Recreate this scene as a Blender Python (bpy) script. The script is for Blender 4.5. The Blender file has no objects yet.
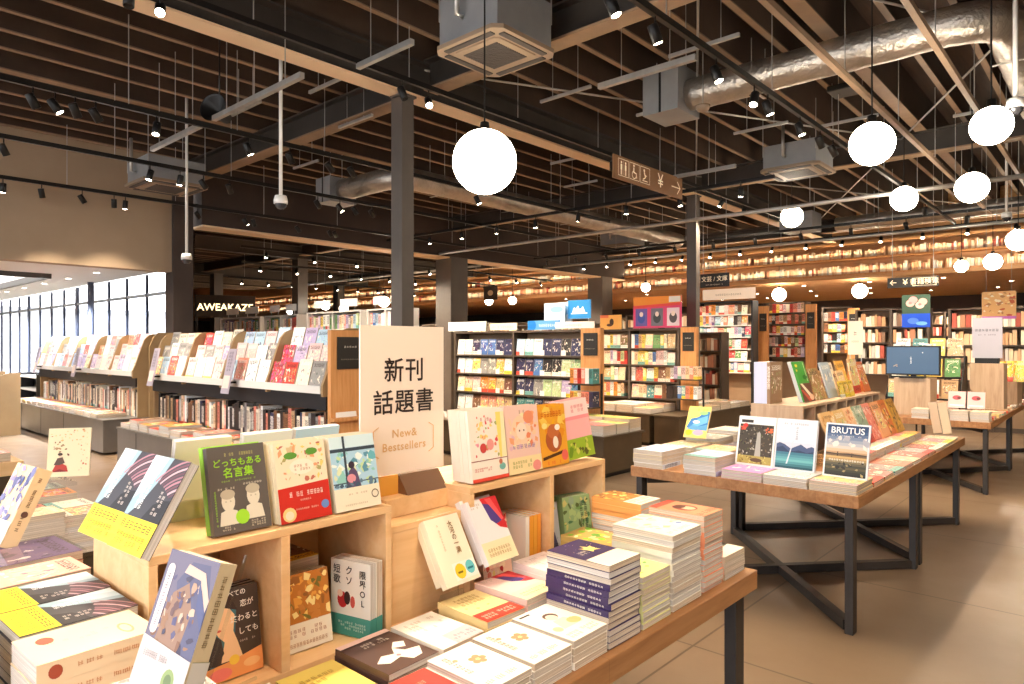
import bpy, math, random
from mathutils import Vector, Matrix, Euler

SC = bpy.context.scene
COL = SC.collection
rng = random.Random(11)
PI = math.pi
R = math.radians


# ------------------------------------------------------------------ helpers
def lin(c):
    """sRGB 0-255 triple -> linear floats."""
    out = []
    for v in c:
        v = v / 255.0
        out.append(v / 12.92 if v <= 0.04045 else ((v + 0.055) / 1.055) ** 2.4)
    return tuple(out)


class MB:
    """Collects geometry for ONE mesh object."""

    def __init__(self):
        self.v, self.f, self.m, self.uv, self.sm = [], [], [], [], []

    def face(self, pts, m=0, uv=None, smooth=False):
        b = len(self.v)
        self.v.extend(tuple(p) for p in pts)
        self.f.append(tuple(range(b, b + len(pts))))
        self.m.append(m)
        self.uv.append(uv or [(0.0, 0.0)] * len(pts))
        self.sm.append(smooth)

    def box(self, x0, y0, z0, x1, y1, z1, m=0, T=None):
        c = [(x0, y0, z0), (x1, y0, z0), (x1, y1, z0), (x0, y1, z0),
             (x0, y0, z1), (x1, y0, z1), (x1, y1, z1), (x0, y1, z1)]
        if T is not None:
            c = [tuple(T @ Vector(p)) for p in c]
        b = len(self.v)
        self.v.extend(c)
        for q in ((0, 3, 2, 1), (4, 5, 6, 7), (0, 1, 5, 4), (1, 2, 6, 5), (2, 3, 7, 6), (3, 0, 4, 7)):
            self.f.append(tuple(b + i for i in q))
            self.m.append(m)
            self.uv.append([(0, 0)] * 4)
            self.sm.append(False)
        return self

    def bar(self, p, q, w, h=None, m=0, up=(0, 0, 1)):
        """Rectangular bar from p to q, w across and h in the up direction."""
        h = h or w
        p, q, up = Vector(p), Vector(q), Vector(up)
        d = (q - p)
        L = d.length
        d.normalize()
        s = d.cross(up)
        if s.length < 1e-5:
            s = d.cross(Vector((0, 1, 0)))
        s.normalize()
        u = s.cross(d)
        T = Matrix.Translation(p) @ Matrix((s, d, u)).transposed().to_4x4()
        self.box(-w / 2, 0, -h / 2, w / 2, L, h / 2, m, T)
        return self

    def tube(self, pts, r, n=12, m=0, cap=True):
        pts = [Vector(p) for p in pts]
        rs = r if isinstance(r, (list, tuple)) else [r] * len(pts)
        b = len(self.v)
        prev = None
        for i, p in enumerate(pts):
            d = (pts[min(i + 1, len(pts) - 1)] - pts[max(i - 1, 0)]).normalized()
            if prev is None:
                a = d.cross(Vector((0, 0, 1)))
                if a.length < 1e-4:
                    a = Vector((1, 0, 0))
            else:
                a = prev - d * prev.dot(d)
            a.normalize()
            prev = a
            c = d.cross(a)
            for k in range(n):
                t = 2 * PI * k / n
                self.v.append(tuple(p + (a * math.cos(t) + c * math.sin(t)) * rs[i]))
        for i in range(len(pts) - 1):
            for k in range(n):
                k2 = (k + 1) % n
                self.f.append((b + i * n + k, b + i * n + k2, b + (i + 1) * n + k2, b + (i + 1) * n + k))
                self.m.append(m)
                self.uv.append([(0, 0)] * 4)
                self.sm.append(n > 6)
        if cap:
            self.f.append(tuple(b + k for k in reversed(range(n))))
            self.f.append(tuple(b + (len(pts) - 1) * n + k for k in range(n)))
            self.m += [m, m]
            self.uv += [[(0, 0)] * n] * 2
            self.sm += [False, False]
        return self

    def lathe(self, prof, c=(0, 0, 0), n=24, m=0, smooth=True):
        """Profile of (r, z) turned about the z axis through c."""
        b = len(self.v)
        for r, z in prof:
            for k in range(n):
                t = 2 * PI * k / n
                self.v.append((c[0] + r * math.cos(t), c[1] + r * math.sin(t), c[2] + z))
        for i in range(len(prof) - 1):
            for k in range(n):
                k2 = (k + 1) % n
                self.f.append((b + i * n + k, b + i * n + k2, b + (i + 1) * n + k2, b + (i + 1) * n + k))
                self.m.append(m)
                self.uv.append([(0, 0)] * 4)
                self.sm.append(smooth)
        return self

    def prism(self, poly, axis, a, b, m=0):
        """A 2-D outline pushed along an axis from a to b. axis x: poly is (y,z); y: (x,z); z: (x,y)."""
        def P(p, t):
            return {'x': (t, p[0], p[1]), 'y': (p[0], t, p[1]), 'z': (p[0], p[1], t)}[axis]
        n = len(poly)
        s = len(self.v)
        self.v.extend(P(p, a) for p in poly)
        self.v.extend(P(p, b) for p in poly)
        self.f.append(tuple(s + i for i in range(n)))
        self.f.append(tuple(s + n + i for i in reversed(range(n))))
        for i in range(n):
            j = (i + 1) % n
            self.f.append((s + j, s + i, s + n + i, s + n + j))
        self.m += [m] * (n + 2)
        self.uv += [[(0, 0)] * n] * 2 + [[(0, 0)] * 4] * n
        self.sm += [False] * (n + 2)
        return self

    def mesh(self, name, mats, recalc=True):
        me = bpy.data.meshes.new(name)
        me.from_pydata(self.v, [], self.f)
        for mt in (mats if isinstance(mats, (list, tuple)) else [mats]):
            me.materials.append(mt)
        me.polygons.foreach_set('material_index', self.m)
        me.polygons.foreach_set('use_smooth', self.sm)
        uvl = me.uv_layers.new(name='UVMap')
        flat = [c for fu in self.uv for p in fu for c in p]
        uvl.data.foreach_set('uv', flat)
        if recalc:
            import bmesh
            bm = bmesh.new()
            bm.from_mesh(me)
            bmesh.ops.recalc_face_normals(bm, faces=bm.faces)
            bm.to_mesh(me)
            bm.free()
        me.update()
        return me


def link(name, data, parent=None, loc=(0, 0, 0), rot=(0, 0, 0)):
    o = bpy.data.objects.new(name, data)
    COL.objects.link(o)
    if parent is not None:
        o.parent = parent
    o.location = loc
    o.rotation_euler = rot
    return o


def obj(name, mb, mats, parent=None, loc=(0, 0, 0), rot=(0, 0, 0), bevel=0):
    o = link(name, mb.mesh(name, mats), parent, loc, rot)
    if bevel:
        b = o.modifiers.new('bevel', 'BEVEL')
        b.width = bevel
        b.segments = 2
        b.limit_method = 'ANGLE'
    return o


def tag(o, label=None, cat=None, group=None, kind=None):
    if label:
        o['label'] = label
    if cat:
        o['category'] = cat
    if group:
        o['group'] = group
    if kind:
        o['kind'] = kind
    return o


def thing(name, label, cat, loc=(0, 0, 0), rot=(0, 0, 0), group=None):
    return tag(link(name, None, None, loc, rot), label, cat, group)


def struct(name, mb, mats, parent=None, bevel=0):
    o = obj(name, mb, mats, parent, bevel=bevel)
    if parent is None:
        tag(o, kind='structure')
    return o


_ORD = ('zeroth first second third fourth fifth sixth seventh eighth ninth tenth eleventh twelfth thirteenth fourteenth '
        'fifteenth sixteenth seventeenth eighteenth nineteenth').split()


def nth(i):
    """1 -> first ..."""
    if i < 20:
        return _ORD[i]
    t, u = divmod(i, 10)
    tens = {2: 'twent', 3: 'thirt', 4: 'fort', 5: 'fift', 6: 'sixt', 7: 'sevent', 8: 'eight', 9: 'ninet', 10: 'hundred'}
    if u == 0:
        return tens[t] + 'ieth'
    return tens[t] + 'y-' + _ORD[u]


# ------------------------------------------------------------------ materials
_M = {}


def nodes(name):
    m = bpy.data.materials.new(name)
    m.use_nodes = True
    nt = m.node_tree
    return m, nt, nt.nodes['Principled BSDF'], nt.nodes['Material Output']


def plain(name, c, rough=0.5, metal=0.0, emit=None, estr=0.0, spec=0.5):
    if name in _M:
        return _M[name]
    m, nt, b, _ = nodes(name)
    b.inputs['Base Color'].default_value = (*lin(c), 1)
    b.inputs['Roughness'].default_value = rough
    b.inputs['Metallic'].default_value = metal
    b.inputs['Specular IOR Level'].default_value = spec
    if emit:
        b.inputs['Emission Color'].default_value = (*lin(emit), 1)
        b.inputs['Emission Strength'].default_value = estr
    _M[name] = m
    return m


def flat(c):
    c = tuple(int(x) for x in c)
    return plain('ink_%02x%02x%02x' % c, c, 0.45, spec=0.3)


def N(nt, t, **kw):
    n = nt.nodes.new(t)
    for k, v in kw.items():
        if k in n.inputs:
            n.inputs[k].default_value = v
        else:
            setattr(n, k, v)
    return n


def ramp(nt, stops, interp='LINEAR'):
    r = nt.nodes.new('ShaderNodeValToRGB')
    r.color_ramp.interpolation = interp
    els = r.color_ramp.elements
    while len(els) < len(stops):
        els.new(0.5)
    for e, (p, c) in zip(els, stops):
        e.position = p
        e.color = (*c, 1)
    return r


def wood(name, c1, c2, c3, scale=(1.5, 14, 14), rough=0.45, plank=None):
    """Grain stretched along the part's own axis; plank = lamella width across local axes."""
    m, nt, b, _ = nodes(name)
    L = nt.links.new
    tc = N(nt, 'ShaderNodeTexCoord')
    mp = N(nt, 'ShaderNodeMapping')
    mp.inputs['Scale'].default_value = scale
    L(tc.outputs['Object'], mp.inputs['Vector'])
    n1 = N(nt, 'ShaderNodeTexNoise', Scale=2.2, Detail=7.0, Roughness=0.62, Distortion=0.4)
    L(mp.outputs[0], n1.inputs['Vector'])
    r = ramp(nt, [(0.25, lin(c1)), (0.5, lin(c2)), (0.78, lin(c3))])
    L(n1.outputs['Fac'], r.inputs[0])
    out = r.outputs[0]
    if plank:
        br = N(nt, 'ShaderNodeTexBrick')
        br.inputs['Color1'].default_value = (0.84, 0.84, 0.84, 1)
        br.inputs['Color2'].default_value = (1, 1, 1, 1)
        br.inputs['Mortar'].default_value = (0.7, 0.7, 0.7, 1)
        br.inputs['Scale'].default_value = 1.0
        br.inputs['Mortar Size'].default_value = 0.0012
        br.inputs['Brick Width'].default_value = plank[0]
        br.inputs['Row Height'].default_value = plank[1]
        mp2 = N(nt, 'ShaderNodeMapping')
        mp2.inputs['Rotation'].default_value = (0, 0, plank[2])
        L(tc.outputs['Object'], mp2.inputs['Vector'])
        L(mp2.outputs[0], br.inputs['Vector'])
        mx = N(nt, 'ShaderNodeMix', data_type='RGBA', blend_type='MULTIPLY')
        mx.inputs[0].default_value = 1.0
        L(out, mx.inputs[6])
        L(br.outputs['Color'], mx.inputs[7])
        out = mx.outputs[2]
    L(out, b.inputs['Base Color'])
    b.inputs['Roughness'].default_value = rough
    _M[name] = m
    return m


def speckle(name, c1, c2, scale=6.0, rough=0.6, metal=0.0, bump=0.0, bscale=40.0):
    m, nt, b, _ = nodes(name)
    L = nt.links.new
    tc = N(nt, 'ShaderNodeTexCoord')
    n1 = N(nt, 'ShaderNodeTexNoise', Scale=scale, Detail=5.0, Roughness=0.6)
    L(tc.outputs['Object'], n1.inputs['Vector'])
    r = ramp(nt, [(0.3, lin(c1)), (0.72, lin(c2))])
    L(n1.outputs['Fac'], r.inputs[0])
    L(r.outputs[0], b.inputs['Base Color'])
    b.inputs['Roughness'].default_value = rough
    b.inputs['Metallic'].default_value = metal
    if bump:
        n2 = N(nt, 'ShaderNodeTexNoise', Scale=bscale, Detail=3.0)
        L(tc.outputs['Object'], n2.inputs['Vector'])
        bp = N(nt, 'ShaderNodeBump', Strength=bump, Distance=0.02)
        L(n2.outputs['Fac'], bp.inputs['Height'])
        L(bp.outputs[0], b.inputs['Normal'])
    _M[name] = m
    return m


M_OAK = wood('table_oak', (146, 98, 58), (176, 124, 78), (196, 146, 98), (14, 1.4, 14), 0.42, (1.2, 0.09, PI / 2))
M_BIRCH = wood('box_pine', (226, 178, 122), (238, 194, 140), (245, 208, 160), (10, 1.2, 10), 0.5)
M_ASH = wood('grey_ash', (170, 140, 112), (192, 164, 134), (206, 180, 150), (12, 12, 1.2), 0.5)
M_PANEL = wood('panel_oak', (190, 128, 70), (214, 152, 92), (226, 170, 112), (12, 12, 1.2), 0.5)
M_SLAT = wood('slat_cedar', (196, 140, 88), (218, 166, 112), (230, 182, 130), (0.6, 9, 9), 0.55)
M_STEEL = speckle('blackened_steel', (50, 46, 44), (66, 61, 58), 3.0, 0.45, 0.35)
M_BROWN = speckle('brown_plinth', (72, 58, 40), (84, 68, 48), 4.0, 0.5)
M_GREYMETAL = speckle('grey_metal_plinth', (120, 116, 112), (136, 132, 128), 2.0, 0.28, 0.55)
M_TAN = speckle('tan_panel', (150, 122, 86), (162, 134, 96), 3.0, 0.55)
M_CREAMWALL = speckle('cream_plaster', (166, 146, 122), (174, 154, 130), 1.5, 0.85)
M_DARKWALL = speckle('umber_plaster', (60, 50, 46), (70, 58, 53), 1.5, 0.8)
M_WHITECEIL = plain('white_soffit', (248, 247, 246), 0.7)
M_DECK = wood('roof_deck', (52, 36, 26), (68, 48, 35), (84, 61, 44), (7, 0.5, 7), 0.75)
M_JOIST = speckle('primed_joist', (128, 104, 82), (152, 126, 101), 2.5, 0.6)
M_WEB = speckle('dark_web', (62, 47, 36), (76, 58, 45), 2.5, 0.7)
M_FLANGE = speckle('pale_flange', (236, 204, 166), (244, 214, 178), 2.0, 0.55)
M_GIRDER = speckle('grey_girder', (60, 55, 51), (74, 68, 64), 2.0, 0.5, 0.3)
M_DUCT = speckle('foil_duct', (168, 160, 150), (206, 198, 188), 5.0, 0.34, 0.85, 0.6, 26.0)
M_GALV = speckle('galvanised', (176, 174, 170), (202, 200, 196), 6.0, 0.35, 0.7)
M_ACGREY = speckle('appliance_grey', (140, 142, 144), (156, 158, 160), 3.0, 0.5, 0.2)
M_ACPANEL = plain('appliance_beige', (148, 128, 108), 0.5)
M_ACGRILLE = plain('grille_dark', (72, 67, 64), 0.6)
M_BLACK = plain('black_metal', (24, 22, 21), 0.42, 0.3)
M_COLUMN = speckle('column_paint', (78, 72, 68), (92, 85, 80), 2.0, 0.45)
M_WHITEPAINT = plain('white_paint', (232, 230, 226), 0.5)
M_LENS = plain('lamp_lens', (255, 244, 224), 0.3, emit=(255, 240, 214), estr=30.0)
M_GLOBE = plain('opal_globe', (255, 248, 236), 0.3, emit=(255, 241, 218), estr=24.0)
M_PAGES = None
M_PAPER = plain('cream_card', (246, 226, 206), 0.6)
M_WHITECARD = plain('white_card', (244, 242, 238), 0.6)
M_INK = plain('ink_black', (44, 30, 24), 0.55)
M_SIGNBLACK = plain('sign_black', (34, 32, 30), 0.5)
M_SIGNBROWN = plain('sign_brown', (150, 108, 70), 0.55)
M_BAND = plain('black_fascia', (26, 27, 32), 0.4)
M_TIER = plain('white_tier', (222, 218, 212), 0.4)


def acrylic(name, tint=(0.95, 0.97, 1.0), gloss=0.12):
    m, nt, b, out = nodes(name)
    nt.nodes.remove(b)
    t = N(nt, 'ShaderNodeBsdfTransparent')
    t.inputs['Color'].default_value = (*tint, 1)
    g = N(nt, 'ShaderNodeBsdfGlossy', Roughness=0.04)
    fr = N(nt, 'ShaderNodeFresnel', IOR=1.45)
    mx = N(nt, 'ShaderNodeMixShader')
    geo = N(nt, 'ShaderNodeNewGeometry')
    inv = N(nt, 'ShaderNodeMath', operation='SUBTRACT')
    inv.inputs[0].default_value = 1.0
    nt.links.new(geo.outputs['Backfacing'], inv.inputs[1])
    mul = N(nt, 'ShaderNodeMath', operation='MULTIPLY')
    nt.links.new(inv.outputs[0], mul.inputs[0])
    nt.links.new(fr.outputs[0], mul.inputs[1])
    nt.links.new(mul.outputs[0], mx.inputs[0])
    nt.links.new(t.outputs[0], mx.inputs[1])
    nt.links.new(g.outputs[0], mx.inputs[2])
    nt.links.new(mx.outputs[0], out.inputs['Surface'])
    _M[name] = m
    return m


M_GLASS = acrylic('window_glass')
M_ACRYLIC = acrylic('clear_acrylic', (0.93, 0.95, 0.96))


def make_pages():
    m, nt, b, _ = nodes('page_block')
    L = nt.links.new
    tc = N(nt, 'ShaderNodeTexCoord')
    mp = N(nt, 'ShaderNodeMapping')
    mp.inputs['Scale'].default_value = (3, 900, 3)
    L(tc.outputs['Object'], mp.inputs[0])
    n = N(nt, 'ShaderNodeTexNoise', Scale=1.0, Detail=2.0)
    L(mp.outputs[0], n.inputs['Vector'])
    oi = N(nt, 'ShaderNodeObjectInfo')
    r1 = ramp(nt, [(0.3, lin((160, 140, 118))), (0.65, lin((230, 214, 192)))])
    L(n.outputs['Fac'], r1.inputs[0])
    hs = N(nt, 'ShaderNodeHueSaturation')
    mr = N(nt, 'ShaderNodeMapRange')
    mr.inputs['To Min'].default_value = 0.35
    mr.inputs['To Max'].default_value = 1.15
    L(oi.outputs['Random'], mr.inputs[0])
    L(mr.outputs[0], hs.inputs['Saturation'])
    L(r1.outputs[0], hs.inputs['Color'])
    L(hs.outputs[0], b.inputs['Base Color'])
    b.inputs['Roughness'].default_value = 0.75
    return m


M_PAGES = make_pages()


def make_cover(name, pattern=1.0):
    """Printed cover: ground colour from the object's own colour, an illustration field, a title line, a paper band."""
    m, nt, b, _ = nodes(name)
    L = nt.links.new
    oi = N(nt, 'ShaderNodeObjectInfo')
    uv = N(nt, 'ShaderNodeUVMap')
    sep = N(nt, 'ShaderNodeSeparateXYZ')
    L(uv.outputs[0], sep.inputs[0])
    rnd = oi.outputs['Random']

    def math_(op, a, bb=None, c=None):
        n = N(nt, 'ShaderNodeMath', operation=op)
        for i, x in enumerate((a, bb, c)):
            if x is None:
                continue
            if isinstance(x, (int, float)):
                n.inputs[i].default_value = x
            else:
                L(x, n.inputs[i])
        return n.outputs[0]

    def frac(k):
        return math_('FRACT', math_('MULTIPLY', rnd, k))

    def between(x, a, bb):
        return math_('MULTIPLY', math_('GREATER_THAN', x, a), math_('LESS_THAN', x, bb))

    u, v = sep.outputs[0], sep.outputs[1]
    front = between(u, 0.0, 1.0)
    # illustration
    nz = N(nt, 'ShaderNodeTexNoise', noise_dimensions='4D', Scale=4.2, Detail=2.5, Roughness=0.5, Distortion=1.2)
    L(uv.outputs[0], nz.inputs['Vector'])
    L(math_('MULTIPLY', rnd, 97.0), nz.inputs['W'])
    hs = N(nt, 'ShaderNodeHueSaturation')
    L(oi.outputs['Color'], hs.inputs['Color'])
    L(math_('ADD', math_('MULTIPLY', frac(13.7), 0.24), 0.40), hs.inputs['Hue'])
    hs.inputs['Saturation'].default_value = 0.85
    hs.inputs['Value'].default_value = 1.05
    hs2 = N(nt, 'ShaderNodeHueSaturation')
    L(oi.outputs['Color'], hs2.inputs['Color'])
    L(math_('ADD', math_('MULTIPLY', frac(5.3), 0.3), 0.35), hs2.inputs['Hue'])
    hs2.inputs['Value'].default_value = 0.42
    mA = N(nt, 'ShaderNodeMix', data_type='RGBA')
    L(math_('GREATER_THAN', nz.outputs['Fac'], 0.53), mA.inputs[0])
    L(oi.outputs['Color'], mA.inputs[6])
    L(hs.outputs[0], mA.inputs[7])
    mB = N(nt, 'ShaderNodeMix', data_type='RGBA')
    L(math_('GREATER_THAN', nz.outputs['Fac'], 0.62), mB.inputs[0])
    L(mA.outputs[2], mB.inputs[6])
    L(hs2.outputs[0], mB.inputs[7])
    mC = N(nt, 'ShaderNodeMix', data_type='RGBA')
    L(math_('LESS_THAN', nz.outputs['Fac'], 0.40), mC.inputs[0])
    L(mB.outputs[2], mC.inputs[6])
    mC.inputs[7].default_value = (*lin((244, 232, 212)), 1)
    field = math_('MULTIPLY', between(u, 0.07, 0.93), between(v, 0.24, 0.76))
    wild = math_('MULTIPLY', math_('GREATER_THAN', frac(7.9), 0.55), front)
    field = math_('MAXIMUM', field, wild)
    m1 = N(nt, 'ShaderNodeMix', data_type='RGBA')
    L(math_('MULTIPLY', field, pattern), m1.inputs[0])
    L(oi.outputs['Color'], m1.inputs[6])
    L(mC.outputs[2], m1.inputs[7])
    # title glyphs
    mp = N(nt, 'ShaderNodeMapping')
    mp.inputs['Scale'].default_value = (24, 34, 1)
    L(uv.outputs[0], mp.inputs[0])
    gl = N(nt, 'ShaderNodeTexNoise', Scale=1.0, Detail=0.0)
    L(mp.outputs[0], gl.inputs['Vector'])
    t1 = math_('MULTIPLY', between(u, 0.12, 0.88), between(v, 0.80, 0.92))
    t2 = math_('MULTIPLY', between(u, -0.9, -0.1), between(v, 0.35, 0.9))
    tm = math_('MULTIPLY', math_('MAXIMUM', t1, t2), math_('GREATER_THAN', gl.outputs['Fac'], 0.52))
    m2 = N(nt, 'ShaderNodeMix', data_type='RGBA')
    L(tm, m2.inputs[0])
    L(m1.outputs[2], m2.inputs[6])
    bw = ramp(nt, [(0.0, lin((52, 34, 30))), (0.62, lin((250, 244, 232)))], 'CONSTANT')
    L(frac(3.1), bw.inputs[0])
    L(bw.outputs[0], m2.inputs[7])
    # paper band
    ob = math_('MULTIPLY', math_('LESS_THAN', v, 0.22), math_('GREATER_THAN', frac(23.3), 0.5))
    m3 = N(nt, 'ShaderNodeMix', data_type='RGBA')
    L(ob, m3.inputs[0])
    L(m2.outputs[2], m3.inputs[6])
    bc = ramp(nt, [(0.0, lin((246, 240, 226))), (0.35, lin((240, 212, 70))), (0.55, lin((214, 76, 56))), (0.72, lin((236, 190, 190))), (0.86, lin((120, 180, 170)))], 'CONSTANT')
    L(frac(41.7), bc.inputs[0])
    tx = math_('MULTIPLY', math_('GREATER_THAN', gl.outputs['Fac'], 0.6), between(v, 0.06, 0.18))
    m4 = N(nt, 'ShaderNodeMix', data_type='RGBA')
    L(tx, m4.inputs[0])
    L(bc.outputs[0], m4.inputs[6])
    m4.inputs[7].default_value = (*lin((70, 48, 40)), 1)
    L(m4.outputs[2], m3.inputs[7])
    L(m3.outputs[2], b.inputs['Base Color'])
    b.inputs['Roughness'].default_value = 0.4
    _M[name] = m
    return m


M_COVER = make_cover('printed_cover')


def make_solid():
    m, nt, b, _ = nodes('solid_cover')
    oi = N(nt, 'ShaderNodeObjectInfo')
    nt.links.new(oi.outputs['Color'], b.inputs['Base Color'])
    b.inputs['Roughness'].default_value = 0.42
    return m


M_SOLID = make_solid()

# ------------------------------------------------------------------ writing
_TXT = {}


def text_mesh(s, size, mat, align='CENTER', spacing=1.0, line=1.0, ext=0.0, bold=0.0):
    k = (s, round(size, 4), mat.name, align, line, ext, bold)
    if k in _TXT:
        return _TXT[k]
    c = bpy.data.curves.new('lettering', 'FONT')
    c.body = s
    c.size = size
    c.align_x = align
    c.align_y = 'CENTER'
    c.space_line = line
    c.space_character = spacing
    c.resolution_u = 3
    c.extrude = ext
    c.offset = bold * size
    o = bpy.data.objects.new('lettering', c)
    me = bpy.data.meshes.new_from_object(o)
    me.name = 'lettering'
    bpy.data.objects.remove(o)
    bpy.data.curves.remove(c)
    me.materials.clear()
    me.materials.append(mat)
    _TXT[k] = me
    return me


def letters(s, size, mat, parent, loc, rot=(PI / 2, 0, 0), name='lettering', **kw):
    """Writing standing upright on a face that looks along -y of its parent."""
    return link(name, text_mesh(s, size, mat, **kw), parent, loc, rot)

# ------------------------------------------------------------------ books
_BK = {}


def book_meshes(w, h, t, solid=False, rtl=False, pages=True):
    k = (round(w, 3), round(h, 3), round(t, 4), solid, rtl)
    if k in _BK:
        return _BK[k]
    b = min(0.0008, t * 0.1)
    c = MB()
    fu = [(0, 0), (1, 0), (1, 1), (0, 1)]

    def board(x0, y0, z0, x1, y1, z1, front_uv, other_uv):
        P = [(x0, y0, z0), (x1, y0, z0), (x1, y1, z0), (x0, y1, z0), (x0, y0, z1), (x1, y0, z1), (x1, y1, z1), (x0, y1, z1)]
        for q in ((0, 3, 2, 1), (4, 5, 6, 7), (0, 1, 5, 4), (1, 2, 6, 5), (2, 3, 7, 6), (3, 0, 4, 7)):
            pts = [P[i] for i in q]
            if q == (0, 1, 5, 4):
                c.face(pts, 0, [front_uv(p) for p in pts])
            else:
                c.face(pts, 0, [other_uv(p) for p in pts])
    fr = lambda p: (p[0] / w, p[2] / h)
    bk = lambda p: (2.05 + p[0] / w, p[2] / h)
    sp = lambda p: (-1.0 + 0.99 * p[1] / t, p[2] / h)
    board(0, 0, 0, w, b, h, fr, bk)
    board(0, t - b, 0, w, t, h, bk, bk)
    sx = (w - b, w) if rtl else (0, b)
    board(sx[0], b, 0, sx[1], t - b, h, sp, sp)
    cm = c.mesh('cover', M_SOLID if solid else M_COVER, recalc=False)
    p = MB()
    x0, x1 = (0.0008, w - b) if rtl else (b, w - 0.0008)
    p.box(x0, b, 0.0007, x1, t - b, h - 0.0007)
    pm = p.mesh('pages', M_PAGES, recalc=False)
    _BK[k] = (cm, pm)
    return _BK[k]


def solid_simple(w, h, t):
    """A small far-off volume as one mesh: printed sides, paper top and fore-edge."""
    k = ('s', round(w, 3), round(h, 3), round(t, 3))
    if k in _BK:
        return _BK[k]
    c = MB()
    P = [(0, 0, 0), (w, 0, 0), (w, t, 0), (0, t, 0), (0, 0, h), (w, 0, h), (w, t, h), (0, t, h)]
    for q, m in (((0, 3, 2, 1), 1), ((4, 5, 6, 7), 1), ((0, 1, 5, 4), 0), ((1, 2, 6, 5), 1), ((2, 3, 7, 6), 0), ((3, 0, 4, 7), 0)):
        pts = [P[i] for i in q]
        if q == (0, 1, 5, 4):
            uv = [(p[0] / w, p[2] / h) for p in pts]
        else:
            uv = [(-1 + 0.9 * p[1] / t, p[2] / h) for p in pts]
        c.face(pts, m, uv)
    me = c.mesh('volume', [M_COVER, M_PAGES], recalc=False)
    _BK[k] = me
    return me


def blobs(n, seed, box, cols, r0, r1):
    """A scatter of small printed shapes for a cover illustration."""
    g = random.Random(seed)
    out = []
    for _ in range(n):
        u, v = g.uniform(box[0], box[2]), g.uniform(box[1], box[3])
        r = g.uniform(r0, r1)
        a0, n_ = g.uniform(0, 6.28), g.randint(4, 7)
        e = g.uniform(0.35, 1.0)
        ca, sa = math.cos(a0), math.sin(a0)
        pts = []
        for i in range(n_):
            t = 2 * PI * i / n_
            q = r * g.uniform(0.65, 1.35)
            x_, y_ = q * math.cos(t), q * e * math.sin(t)
            pts.append((u + x_ * ca - y_ * sa, v + (x_ * sa + y_ * ca) * 0.75))
        out.append(('p', pts, g.choice(cols)))
    return out


def glyph(g, x0, y0, x1, y1, col):
    """One small printed character: a few crossing strokes inside its box."""
    w, h = x1 - x0, y1 - y0
    k = g.random()
    out = []
    for q in ((.02, .3, .58, .86) if k < .35 else (.06, .44, .82) if k < .8 else (.2, .6)):
        a, b = g.uniform(0, .18), g.uniform(.8, 1)
        out.append(('r', x0 + a * w, y0 + q * h, x0 + b * w, y0 + (q + .10) * h, col))
    for q in ((.18, .7) if k < .5 else (.05, .45, .82) if k < .75 else (.3, .62)):
        a, b = g.uniform(0, .3), g.uniform(.7, 1)
        out.append(('r', x0 + q * w, y0 + a * h, x0 + (q + .10) * w, y0 + b * h, col))
    return out


def strokes(seed, box, rows, col, per=9, fill=0.8, tall=False):
    """Small print too fine to read: rows (or upright columns) of glyph-sized marks."""
    g = random.Random(seed)
    out = []
    u0, v0, u1, v1 = box
    for r in range(rows):
        for k in range(per):
            if g.random() > fill:
                continue
            if tall:
                a, b_ = u0 + (u1 - u0) * r / rows, u0 + (u1 - u0) * (r + 0.8) / rows
                s, e = v0 + (v1 - v0) * k / per, v0 + (v1 - v0) * (k + 0.82) / per
            else:
                s, e = v0 + (v1 - v0) * r / rows, v0 + (v1 - v0) * (r + 0.8) / rows
                a, b_ = u0 + (u1 - u0) * k / per, u0 + (u1 - u0) * (k + 0.82) / per
            out += glyph(g, a, s, b_, e, col)
    return out


def art_mesh(w, h, art, y0=-0.0003, step=0.00006):
    """Printed shapes of a front cover as one thin mesh, one colour per shape."""
    mb = MB()
    mats, idx = [], {}
    for k, a in enumerate(art):
        if a[0] == 't':
            continue
        col = tuple(a[-1])
        if col not in idx:
            idx[col] = len(mats)
            mats.append(flat(col))
        y = y0 - step * k
        if a[0] == 'r':
            pts = [(a[1], a[2]), (a[3], a[2]), (a[3], a[4]), (a[1], a[4])]
        elif a[0] == 'e':
            pts = [(a[1] + a[3] * math.cos(2 * PI * i / 14), a[2] + a[4] * math.sin(2 * PI * i / 14)) for i in range(14)]
        else:
            pts = a[1]
        pts = [(min(max(p[0], 0.0), 1.0), min(max(p[1], 0.0), 1.0)) for p in pts]
        mb.face([(p[0] * w, y, p[1] * h) for p in pts], idx[col])
    return mb.mesh('cover_art', mats, recalc=False), y0 - step * (len(art) + 1)


_ART = {}


def add_art(parent, w, h, art, key=None):
    if not art:
        return
    k = (key, round(w, 3), round(h, 3)) if key else None
    if k and k in _ART:
        me, y = _ART[k]
    else:
        me, y = art_mesh(w, h, art, step=min(0.00006, 0.0016 / max(len(art), 1)))
        if k:
            _ART[k] = (me, y)
    link('cover_art', me, parent)
    n = 0
    for a in art:
        if a[0] == 't':
            _, s, u, v, size, col = a[:6]
            line = a[6] if len(a) > 6 else 1.0
            letters(s, size * h, flat(col), parent, (u * w, y - 0.0002, v * h), name='title', line=line, bold=0.012)
            n += 1


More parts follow.
